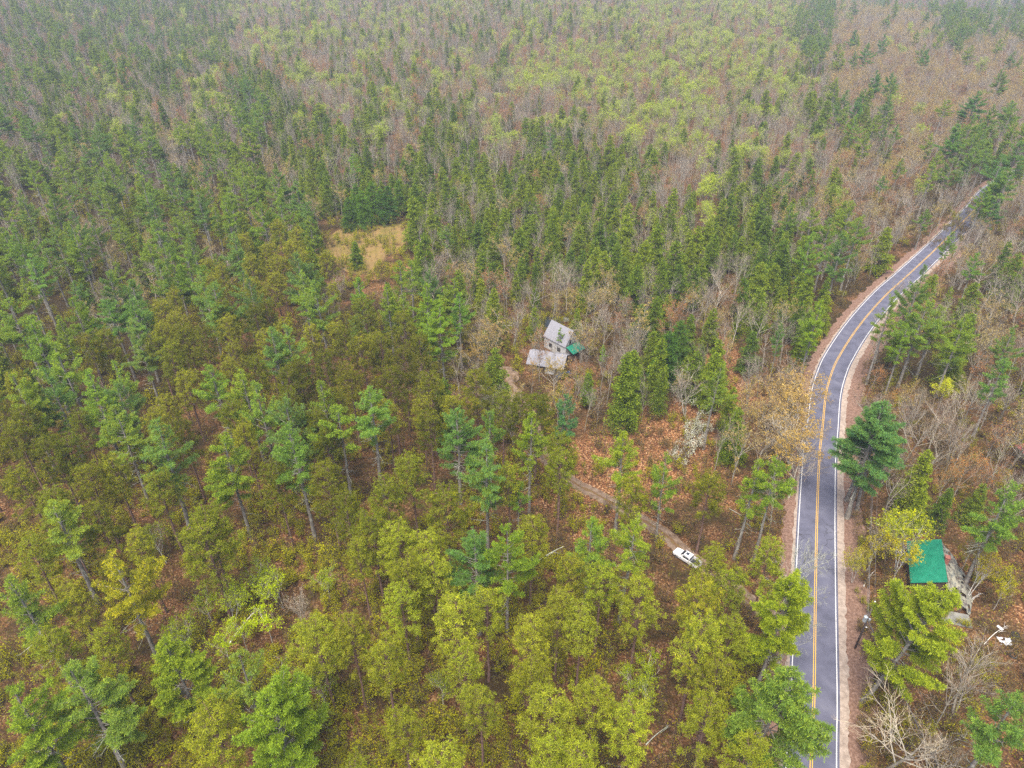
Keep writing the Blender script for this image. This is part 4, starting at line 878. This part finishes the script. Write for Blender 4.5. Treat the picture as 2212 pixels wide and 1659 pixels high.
('young_birch', 1995, 1110, 15, 1.2, (1.1, 1.3, .4), 'birch clump with yellow leaves leaning over the green cabin roof'), ('young_birch', 1975, 1150, 13, 1.1, (1.3, 1.3, .6), None), ('young_birch', 1910, 1135, 13, 1, (1.1, 1, .6), 'thin white birch between the road and the cabin'), ('young_birch', 2122, 1140, 12, .9, (.9, .8, .7), None), ('young_birch', 2145, 1190, 12, .9, (1, .9, .7), None), ('young_birch', 1870, 1180, 9, 1, (1.2, 1.2, .6), None),
('bare_tree', 627, 1262, 13, .6, (1.9, 1.9, 1.8), 'leafless white birch standing among lime green saplings'),
('young_birch', 2190, 1240, 9, 1, (1.2, 1.2, .5), None),
]
for x_, y_, c_ in [(430, 1268, .9), (477, 1265, 1.1), (590, 1226, 1.2), (563, 1302, 1.4), (697, 1218, 1.1), (507, 1322, 1.2), (470, 1356, 1.1), (600, 1420, 1), (640, 1480, 1.1), (1370, 1436, 1), (1400, 1470, 1.1), (1410, 1405, .9), (330, 1130, .7), (690, 1450, 1), (390, 1330, .9), (560, 1195, .8), (650, 1540, .8), (950, 1450, .8)]:
    HERO.append(('young_birch', x_, y_, 10, 1.15, (c_ * .85, c_ * 1.1, .6), None))
for x_, y_ in [(57, 545), (45, 520), (150, 640), (190, 455), (150, 452), (230, 583), (230, 640), (283, 600), (283, 643), (60, 683), (283, 690), (117, 730), (400, 540), (430, 583), (455, 606), (533, 596), (650, 583), (93, 786), (243, 772), (20, 803), (187, 800), (247, 822), (457, 783), (520, 793), (583, 700), (620, 695), (553, 816), (613, 856), (690, 813), (200, 846), (240, 873), (723, 873), (15, 640), (680, 600), (360, 520), (330, 470), (500, 500), (560, 430), (590, 380), (600, 420), (540, 350), (420, 380), (300, 380), (480, 420), (100, 400), (40, 410), (20, 480), (230, 330), (640, 545)]:
    HERO.append(('white_pine', x_, y_, 25 + frng.normal(0, 1), frng.uniform(.85, 1.05), tuple(np.array([1, 1.02, 1]) * (1.15 if y_ > 640 else 1) * (1 + frng.normal(0, .10)) * (1 + frng.normal(0, .03, 3))), None))
for x_, y_ in [(543, 650), (573, 643), (393, 696), (430, 696), (217, 706), (547, 766), (617, 786), (700, 750), (617, 833), (133, 933), (20, 906), (97, 936), (383, 896), (587, 990), (233, 983), (100, 1053), (197, 1080), (433, 1086), (700, 920), (784, 640), (870, 670), (820, 716), (904, 716), (777, 720), (867, 743), (844, 793), (1027, 793), (1087, 846), (1130, 842), (1160, 846), (927, 886), (884, 976), (830, 1030), (1214, 970), (1214, 933), (1370, 1036), (1552, 1040), (283, 1133), (140, 1253), (207, 1350), (677, 1333), (447, 1530), (100, 1356), (427, 1120), (860, 1130), (770, 1160), (924, 1153), (880, 1200), (937, 1193), (864, 1263), (984, 1296), (1050, 1270), (750, 1320), (827, 1383), (1000, 1390), (1150, 1336), (1150, 1426), (1037, 1490), (1194, 1496), (1210, 1273), (1260, 1303), (1304, 1220), (1390, 1253), (1290, 1466), (1370, 1523), (867, 1533), (944, 1620), (1190, 1593), (1257, 1616), (757, 1646), (1545, 1173), (1675, 1156), (1518, 1246), (1585, 1230), (1558, 1416), (1542, 1500), (1625, 1586), (1150, 1120), (1240, 1200), (1590, 1330), (1520, 1330), (480, 640), (330, 720), (360, 740), (180, 720), (740, 700), (750, 780), (930, 800), (720, 830), (330, 1010), (180, 1000), (30, 1000), (740, 1060), (800, 1100), (700, 1000), (960, 1050), (640, 770), (680, 880), (160, 880), (40, 880), (500, 860), (1100, 1000), (50, 1150)]:
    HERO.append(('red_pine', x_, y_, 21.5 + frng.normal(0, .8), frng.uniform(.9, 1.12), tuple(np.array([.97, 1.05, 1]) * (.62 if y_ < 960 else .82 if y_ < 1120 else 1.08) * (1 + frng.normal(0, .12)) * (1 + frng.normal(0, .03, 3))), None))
def side_of_road(x, y):
    i = ((ROAD - [x, y]) ** 2).sum(1).argmin(); j = min(len(ROAD) - 1, i + 1); i = j - 1; d = ROAD[j] - ROAD[i]
    return (d[0] * (y - ROAD[i][1]) - d[1] * (x - ROAD[i][0])) > 0            # True: west (house) side
def zone(x, y):
    fx, fy, _ = pj(x, y, 12)
    if not side_of_road(x, y): return ('east of the road near the cabin' if y < 130 else 'east of the road beyond the big round pine' if y < 330 else 'on the wooded rise past the road bend')
    if y < 105: return 'in the near wood left of the birches' if fx < 420 else ('in the near wood around the birches' if fx < 740 else ('in the open wood between birches and driveway' if fx < 1400 else 'between the pickup truck and the road'))
    if y < 180: return 'in the thick wood along the left border' if fx < 380 else ('in the middle wood left of the house' if fx < 1040 else ('around the house and garage' if fx < 1400 else 'west of the road below the bend'))
    if y < 330: return 'in the tall grove left of the straw clearing' if fx < 720 else ('behind the straw clearing and the house' if fx < 1450 else 'in the wood just inside the road bend')
    return 'on the hazy slope at the upper left' if fx < 720 else ('in the far wood behind the house' if fx < 1500 else 'in the far wood beyond the road bend')
LOOK = {'dense_pine': ('broad white pine', 'broad white pines'), 'white_pine': ('tall layered white pine', 'white pines'), 'red_pine': ('round crowned olive green red pine', 'red pines'), 'hemlock': ('dense cone shaped hemlock', 'hemlocks'), 'bare_tree': ('leafless grey hardwood', 'bare hardwoods'),
        'budding_oak': ('tan budding oak', 'budding oaks'), 'red_maple': ('rust red budding maple', 'red maples'), 'leafing_maple': ('lime green leafing maple', 'leafing maples'), 'young_birch': ('slender young birch with lime leaves', 'young birches'), 'dead_tree': ('lichen covered dead tree', 'dead trees'), 'slim_hardwood': ('slim straight leafless hardwood', 'slim hardwoods'), 'slim_maple': ('slim budding maple', 'slim maples'), 'slim_spruce': ('narrow dark spruce', 'spruces')}
LMARK = []          # (x, y, short name) of the things one can find in the picture
def common(kind, x, y, H=None, w=1.0):
    a, b_ = LOOK[kind]; z_ = zone(x, y); nh = NATH[kind]
    sz = '' if H is None else ('stunted ' if H < nh * .8 else 'low ' if H < nh * .93 else 'tall ' if H > nh * 1.08 else '')
    wd = 'narrow ' if w < .92 else 'wide ' if w > 1.08 else ''
    fx, fy, _ = pj(x, y, 0); best = None
    for (lx, ly, nm) in LMARK:
        d = math.hypot(lx - x, ly - y)
        if d < 26 and (best is None or d < best[0]): best = (d, lx, ly, nm)
    if best and best[0] > .5:
        gx_, gy_, _ = pj(best[1], best[2], 0); dx, dy = fx - gx_, fy - gy_
        rel = ('left of' if dx < 0 else 'right of') if abs(dx) > abs(dy) else ('behind' if dy < 0 else 'in front of')
        nr = 'close ' if best[0] < 9 else ''
        place = f'{nr}{rel} {best[3]}' if rel[0] not in 'lr' or nr else f'to the {rel} {best[3]}'
    else: place = z_
    core = a.replace('tall ', '') if sz else a
    lab = f'{sz}{wd}{core} {place}'; 
    if len(lab.split()) > 16: lab = f'{sz}{core} {place}'
    if len(lab.split()) > 16: lab = ' '.join(f'{a.split()[-2]} {a.split()[-1]} {place}'.split()[:16])
    return lab, f'{b_} {z_}'
SHORT = {'broad bright white': 'the bright pine with long bare trunk', 'slim yellow green': 'the slim yellow green pine', 'blue green white pine with a tall': 'the blue green pine with pale trunk', 'golden yellow': 'the golden yellow pine', 'wide layered': 'the wide layered pine', 'bushy light green': 'the bushy light green pine', 'sprawling yellow': 'the sprawling corner pine', 'pale green white pine just': 'the pale green pine by the birches',
 'large mid green': 'the large green pine', 'tall ragged': 'the tall ragged pine', 'above a cluster': 'the pine over purple trunks', 'bluish white pine': 'the bluish pine below the house', 'dark trunked': 'the dark trunked pine with dead limbs', 'beside the red leafy': 'the yellow green pine beside the opening', 'narrow fresh': 'the narrow fresh green pine', 'the left one of a pair': 'the paired pine left of the pickup', 'light green pine with pale': 'the light green pale trunked pine', 'bare grey trunk in the lower': 'the pine with bare grey trunk',
 'bright roadside pine hiding': 'the bright roadside pine', 'biggest roadside': 'the biggest roadside pine', 'big round blue': 'the big round roadside pine', 'leaning yellow green': 'the leaning pine by the cabin', 'overhanging the road bend': 'the slim pine at the road bend', 'widest of the pines': 'the widest pine at the bend', 'inner verge': 'the bright pine before the bend', 'in the birch grove': 'the narrow pale green pine', 'brightest green pine': 'the brightest green pine', 'tall narrow dark spruce': 'the narrow dark spruce', 'dark narrow conifer': 'the dark narrow conifer', 'round dark evergreen': 'the round evergreen by the clearing', 'tall pale single': 'the tall pale tree behind the house', 'wide spreading oak': 'the spreading oak at the garage', 'orange red budding': 'the orange maple behind the house', 'vivid yellow': 'the vivid yellow tree', 'bright orange budding': 'the bright orange maple', 'small orange maple': 'the small orange maple', 'leafless lichen': 'the lichen covered dead tree', 'broad pale leafless': 'the broad pale leafless tree', 'birch clump': 'the yellow leafed birch clump', 'thin white birch': 'the thin roadside birch', 'leafless white birch': 'the leafless white birch'}
for (k, fx, fy, H, w, c, lab) in HERO:
    if lab:
        for kk, nm in SHORT.items():
            if kk in lab: LMARK.append((*pg(fx, fy, H), nm))
LMARK += [(HOUSE[0], HOUSE[1], 'the half timbered house'), (GARAGE[0], GARAGE[1], 'the long garage'), (CABIN[0], CABIN[1], 'the green roofed cabin'), (TRUCK[0], TRUCK[1], 'the white pickup truck'), (POLE[0], POLE[1], 'the utility pole'), (*pg(800, 530), 'the straw coloured clearing'), (*pg(2171, 1386), 'the torn white sheet'), (*pg(1500, 920), 'the white blossoming shrubs')]
count = {k: 0 for k in LIB}
for i, (k, fx, fy, H, w, c, lab) in enumerate(HERO):
    x, y = pg(fx, fy, H)
    dr = dist_path(ROADP, x, y)
    if dr < 5.2:                                             # no trunk stands on the asphalt: step back to the verge
        j = ((ROADP - [x, y]) ** 2).sum(1).argmin(); v = np.array([x, y]) - ROADP[j]; n_ = np.linalg.norm(v) or 1
        if fx < 1800 and fy > 900 and v[0] > 0: v = -v
        x, y = ROADP[j] + v / n_ * 5.6
    if dist_path(TRK, x, y) < 2.4:
        j = ((TRK - [x, y]) ** 2).sum(1).argmin(); v = np.array([x, y]) - TRK[j]; n_ = np.linalg.norm(v) or 1; x, y = TRK[j] + v / n_ * 2.8
    l2, g2 = common(k, x, y, H, 1.0)
    lean = None
    if lab and 'leaning yellow green' in lab: lean = (0, .16)
    if lab and 'reaching over both' in lab: lean = (0, .08)
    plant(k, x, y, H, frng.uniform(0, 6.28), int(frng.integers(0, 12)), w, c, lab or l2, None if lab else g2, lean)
    occupy(x, y, {'white_pine': 7.5, 'dense_pine': 9, 'red_pine': 6, 'hemlock': 4.5, 'young_birch': 2.5}.get(k, 5.0)); count[k] += 1
# the big round pine has two more trunks rising with it
bx, by = pg(1900, 868, 26)
for dx_, dy_, ln in ((2.6, -.8, .09), (1.5, 1.9, .02)):
    plant('white_pine', bx + dx_, by + dy_, 24, dx_, 3, 1.0, (.75, 1.0, 1.5), 'blue green pine stem growing in one clump with the big round pine', 'stems of the big round pine', (0, ln)); occupy(bx + dx_, by + dy_, 3)
print('heroes', len(HERO), round(time.time() - T0, 1))
WT = {'C': dict(white_pine=.26, hemlock=.26, slim_hardwood=.26, red_maple=.14, budding_oak=.06, leafing_maple=.02), 'P': dict(slim_hardwood=.40, slim_maple=.22, hemlock=.12, bare_tree=.18, leafing_maple=.08), 'G': dict(leafing_maple=.36, slim_hardwood=.26, slim_maple=.22, budding_oak=.10, hemlock=.06),
      'K': dict(white_pine=.5, hemlock=.1, budding_oak=.2, bare_tree=.2), 'O': dict(budding_oak=.64, bare_tree=.22, white_pine=.07, red_maple=.05, leafing_maple=.02), 'M': dict(hemlock=.66, slim_hardwood=.17, slim_maple=.09, bare_tree=.04, white_pine=.02, leafing_maple=.02),
      'H': dict(hemlock=.74, slim_hardwood=.14, slim_maple=.06, bare_tree=.02, white_pine=.04), 'W': dict(white_pine=.74, hemlock=.08, budding_oak=.08, bare_tree=.06, slim_hardwood=.04), 'B': dict(bare_tree=.34, slim_hardwood=.14, budding_oak=.32, red_maple=.12, hemlock=.06, white_pine=.02),
      'R': dict(red_pine=1.0), 'S': {}, 'U': {}, 'F': {}}
KR = {'white_pine': 8.6, 'hemlock': 5.5, 'budding_oak': 7.2, 'bare_tree': 6.2, 'slim_hardwood': 3.8, 'slim_maple': 4.2, 'red_maple': 6.2, 'leafing_maple': 6.2, 'red_pine': 7.5}
HT = {'white_pine': (22, 1.8), 'red_pine': (20, 1.2), 'hemlock': (14, 3), 'bare_tree': (14.5, 1.6), 'budding_oak': (13.5, 1.6), 'red_maple': (13.5, 1.5), 'leafing_maple': (14, 1.6), 'slim_hardwood': (14, 1.8), 'slim_maple': (13, 1.8)}
trees = {k: [] for k in LIB}
def add_candidates(y0, y1, step, margin=1.0, xr=None):
    n = 0
    ys = np.arange(y0, y1, step)
    for yy in ys:
        zc = yy * CP + 90 * SP; half = 1106 / FX * zc * 1.03 + 18
        lo, hi = (-half, half) if xr is None else xr(yy, half)
        for xx in np.arange(lo, hi, step):
            x = xx + frng.uniform(-.48, .48) * step; y = yy + frng.uniform(-.48, .48) * step
            fx, fy, z = pj(x, y, 10 - float(0))
            code = stand(x, y, 10)
            if y > 1000: code = 'K' if frng.random() < .35 else 'O'
            if not WT[code]: continue
            if code in 'RW' and fy > 850: 
                if fy > 1030 or frng.random() < .6: continue
            k = frng.choice(list(WT[code]), p=list(WT[code].values()))
            # clumping: species runs in patches
            pn_ = mnoise.noise(Vector((x / 22, y / 22, 31)))
            if code in 'MHCPB' and pn_ > .22 and frng.random() < .5: k = 'hemlock'
            if code in 'GP' and mnoise.noise(Vector((x / 30, y / 30, 51))) > .25 and frng.random() < .6: k = 'leafing_maple'
            sp = KR[k] * frng.uniform(.72, 1.12) * (1.12 if y > 500 and k != 'white_pine' else 1)
            if near(x, y, sp): continue
            if y < 420:
                dr = dist_path(ROADP, x, y)
                if dr < (8.0 if y < 235 else 4.6) or (dr < 10.5 and k == 'white_pine' and y < 235): continue
                if dist_path(TRK, x, y) < 4: continue
                hx, hy = x - HOUSE[0], y - HOUSE[1]
                if -7 < hx < 8 and -9 < hy < 5: continue
                if -10 < hx < 13 and -26 < hy < 3 and k in ('hemlock', 'white_pine', 'red_pine', 'leafing_maple'): continue
                if abs(x - GARAGE[0]) < 8 and -5 < y - GARAGE[1] < 5: continue
                if abs(x - CABIN[0]) < 9 and abs(y - CABIN[1]) < 11: continue
                if (x - TRUCK[0]) ** 2 + (y - TRUCK[1]) ** 2 < 30: continue
                gx2, gy3, _ = pj(x, y, 0)
                if 692 < gx2 < 900 and 478 < gy3 < 640 : continue
            H = max(6, frng.normal(*HT[k])) if k in HT else 12
            if k == 'white_pine' and frng.random() < .25: H *= .72
            if code == 'M' and k == 'hemlock': H *= .85
            if k == 'hemlock' and 250 < y: H *= .95
            occupy(x, y, sp); trees[k].append((x, y, H, frng.uniform(.85, 1.15) * (1.0 if k == 'white_pine' else 1), frng.uniform(0, 6.28), int(frng.integers(0, 60)), z)); n += 1
    return n
add_candidates(50, 460, 2.3); add_candidates(460, 1150, 3.4)
add_candidates(1150, 2300, 9.0, xr=lambda yy, h: (0, h))
for k in trees: trees[k].sort(key=lambda t: t[1] if k not in ('young_birch',) else t[1])
print('forest', {k: len(v) for k, v in trees.items()}, round(time.time() - T0, 1))
def in_view(x, y, H):
    for h_ in (0, H):
        fx, fy, _ = pj(x, y, h_)
        if -30 < fx < 2242 and -30 < fy < 1690: return True
    return False
def stuff(name, label, items, lib, sway=0):
    """far or uncountable growth as ONE object: a point cloud mesh whose points carry instances of the kind's own meshes"""
    me = bpy.data.meshes.new(name); n = len(items); me.vertices.add(n)
    P = np.array([(t[0], t[1], float(height(t[0], t[1])) - .05) for t in items], np.float32); me.vertices.foreach_set("co", P.ravel())
    nv = len(lib); idx = np.array([t[5] % nv for t in items], np.int32)
    hs = [max(v.co.z for m_ in t for v in m_.vertices) for t in lib]
    s = np.array([t[2] / hs[i_] for t, i_ in zip(items, idx)], np.float32); sc = np.stack([s * [t[3] for t in items], s * [t[3] for t in items], s], 1).astype(np.float32)
    rot = np.zeros((n, 3), np.float32); rot[:, 2] = [t[4] for t in items]; rot[:, :2] = frng.normal(0, .03, (n, 2))
    a = me.attributes.new('ix', 'INT', 'POINT'); a.data.foreach_set('value', idx)
    a = me.attributes.new('sc', 'FLOAT_VECTOR', 'POINT'); a.data.foreach_set('vector', sc.ravel())
    a = me.attributes.new('rt', 'FLOAT_VECTOR', 'POINT'); a.data.foreach_set('vector', rot.ravel())
    o = link(name, me); props(o, label, None, None, 'stuff')
    ng = bpy.data.node_groups.new(name, 'GeometryNodeTree'); ng.interface.new_socket('Geometry', in_out='INPUT', socket_type='NodeSocketGeometry'); ng.interface.new_socket('Geometry', in_out='OUTPUT', socket_type='NodeSocketGeometry')
    gi = ng.nodes.new('NodeGroupInput'); go = ng.nodes.new('NodeGroupOutput'); lk = ng.links.new
    ji = ng.nodes.new('GeometryNodeJoinGeometry')
    for q, t in enumerate(lib):
        jj = ng.nodes.new('GeometryNodeJoinGeometry')
        for m_ in t[::-1]:
            ob = SRC.get(m_.name)
            if ob is None: ob = bpy.data.objects.new('source_' + m_.name, m_); SRC[m_.name] = ob
            oi = ng.nodes.new('GeometryNodeObjectInfo'); oi.inputs['Object'].default_value = ob; oi.inputs['As Instance'].default_value = False; lk(oi.outputs['Geometry'], jj.inputs[0])
        g2i = ng.nodes.new('GeometryNodeGeometryToInstance'); lk(jj.outputs[0], g2i.inputs[0]); lk(g2i.outputs[0], ji.inputs[0])
    def attr(nm, ty):
        a_ = ng.nodes.new('GeometryNodeInputNamedAttribute'); a_.data_type = ty; a_.inputs['Name'].default_value = nm; return [s_ for s_ in a_.outputs if s_.enabled][0]
    m2p = ng.nodes.new('GeometryNodeMeshToPoints'); lk(gi.outputs[0], m2p.inputs[0])
    ip = ng.nodes.new('GeometryNodeInstanceOnPoints'); ip.inputs['Pick Instance'].default_value = True
    lk(m2p.outputs[0], ip.inputs['Points']); lk(ji.outputs[0], ip.inputs['Instance']); lk(attr('ix', 'INT'), ip.inputs['Instance Index']); lk(attr('sc', 'FLOAT_VECTOR'), ip.inputs['Scale'])
    e2r = ng.nodes.new('FunctionNodeEulerToRotation'); lk(attr('rt', 'FLOAT_VECTOR'), e2r.inputs[0]); lk(e2r.outputs[0], ip.inputs['Rotation']); lk(ip.outputs[0], go.inputs[0])
    md = o.modifiers.new('scatter', 'NODES'); md.node_group = ng; return o
SRC = {}
NLAB = {'slim_hardwood': 'far slim leafless trees filling the distant wood', 'slim_maple': 'far slim budding maples mixed through the distant wood', 'white_pine': 'far white pines merging into haze beyond the individual ones', 'red_pine': 'further red pines', 'hemlock': 'mass of far hemlocks across the middle and upper forest', 'bare_tree': 'far leafless hardwoods making a purple brown haze of twigs', 'budding_oak': 'far tan budding oaks on the distant rise', 'red_maple': 'far rust red budding maples scattered in the distant forest', 'leafing_maple': 'far lime green leafing maples across the upper forest'}
CAP = 290; CAPS = {'slim_hardwood': 150, 'bare_tree': 140, 'slim_maple': 200}
for k, L_ in trees.items():
    rest = []
    for (x, y, H, w, rz, var, z) in L_:
        if count[k] < CAPS.get(k, CAP) and in_view(x, y, H) and y < 700:
            lb, gp = common(k, x, y, H, w); plant(k, x, y, H, rz, var, w, None, lb, gp); count[k] += 1
        else: rest.append((x, y, H, w, rz, var, z))
    if rest: stuff({'white_pine': 'pine_forest', 'red_pine': 'red_pine_forest', 'hemlock': 'hemlock_forest', 'bare_tree': 'hardwood_forest', 'budding_oak': 'oak_forest', 'red_maple': 'maple_forest', 'leafing_maple': 'leafing_forest', 'slim_hardwood': 'slim_hardwood_forest', 'slim_maple': 'slim_maple_forest'}[k], NLAB[k], rest, LIB[k])
print('individuals', count, round(time.time() - T0, 1))
# ------------------------------------------------------------------ undergrowth
SH_G = [(shrub(900 + i, 2.4, 'ug_green', 110, 7, .17),) for i in range(3)] + [(shrub(905, 3.6, 'ug_green', 150, 6, .17, .35),)]
SH_T = [(shrub(920 + i, 2.6, 'ug_tan', 80, 9, .13),) for i in range(3)] + [(shrub(925, 4.0, 'ug_tan', 50, 5, .13, .3, 'h_bark'),)]
SH_B = [(shrub(940 + i, 5.0 + i, 'ug_green', 26, 3, .14, .14, 'h_bark'),) for i in range(3)]
SH_W = [(shrub(960 + i, 3.2, 'blossom', 150, 8, .15),) for i in range(2)]
ug, ut, ub = [], [], []
def allowed(x, y, r=0):
    if dist_path(ROADP[:260], x, y) < 6.6 + r: return False
    if dist_path(TRK, x, y) < 1.9: return False
    if abs(x - HOUSE[0]) < 7 and -9 < y - HOUSE[1] < 5: return False
    if abs(x - CABIN[0]) < 6 and abs(y - CABIN[1]) < 7.5: return False
    if abs(x - GARAGE[0]) < 7 and abs(y - GARAGE[1]) < 5: return False
    if (x - TRUCK[0]) ** 2 + (y - TRUCK[1]) ** 2 < 14: return False
    return True
for i in range(48000):
    y = 48 + 250 * frng.random() ** 1.25; zc = y * CP + 100 * SP; x = frng.uniform(-1, 1) * (1106 / FX * zc + 8)
    g1 = mnoise.noise(Vector((x / 11, y / 11, 3))); g2 = mnoise.noise(Vector((x / 9, y / 9, 13)))
    fx, fy, z = pj(x, y)
    east = fx > 1770; left = fx < 1300
    u = frng.random()
    it = lambda h: (x, y, h * frng.uniform(.6, 1.25), frng.uniform(.8, 1.3), frng.uniform(0, 6.28), int(frng.integers(0, 60)), z)
    if u < (.50 if left else .22) and g1 > (-.12 if left else .08) and allowed(x, y): ug.append(it(2.4))
    elif u < .75 and g2 > (-.05 if (east or fx > 1250) else .15) and allowed(x, y): ut.append(it(2.3))
    elif u > .84 and allowed(x, y): ub.append(it(5.0))
wb = []
for fx_, fy_, n_ in [(1508, 872, 9), (1500, 910, 6), (1512, 938, 14), (1490, 965, 12), (1470, 990, 5), (1395, 720, 3)]:
    for _ in range(n_): x, y = pg(fx_ + frng.normal(0, 12), fy_ + frng.normal(0, 13)); wb.append((x, y, frng.uniform(2, 3.4), 1, frng.uniform(0, 6), int(frng.integers(9)), 0))
stuff('undergrowth', 'yellow green leafing bushes and seedlings on the forest floor', ug, SH_G)
stuff('brush_undergrowth', 'tan and rust coloured leafless brush on the forest floor', ut, SH_T)
stuff('sapling_undergrowth', 'thin dark saplings crowded under the tall pines', ub, SH_B)
for x, y, h_, w_, r_, v_, _ in wb:
    me = SH_W[v_ % 2][0]; s_ = h_ / 3.2; o = link('blossom_shrub', me, None, (x, y, 0), r_); o.scale = (s_, s_, s_); props(o, 'shrub of small creamy white blossoms in the red leafy opening', 'shrub', 'white blossoming shrubs in the opening')
print('undergrowth', len(ug), len(ut), len(ub), round(time.time() - T0, 1))
# ------------------------------------------------------------------ haze
b = B(); b.box((0, 1500, 20), (6000, 4600, 190)); hz = b.done('haze', [], None)
hm = bpy.data.materials.new('haze_air'); hm.use_nodes = True; hm.node_tree.nodes.clear(); pv = N(hm, 'ShaderNodeVolumePrincipled'); ho = N(hm, 'ShaderNodeOutputMaterial'); L(hm, pv.outputs[0], ho.inputs['Volume'])
pv.inputs['Density'].default_value = .00022; pv.inputs['Color'].default_value = (.72, .82, 1.0, 1); pv.inputs['Anisotropy'].default_value = .1
hz.data.materials.append(hm); props(hz, 'thin bluish mist hanging over the whole forest', None, None, 'stuff')
hz.display_type = 'WIRE'
print('done', round(time.time() - T0, 1))
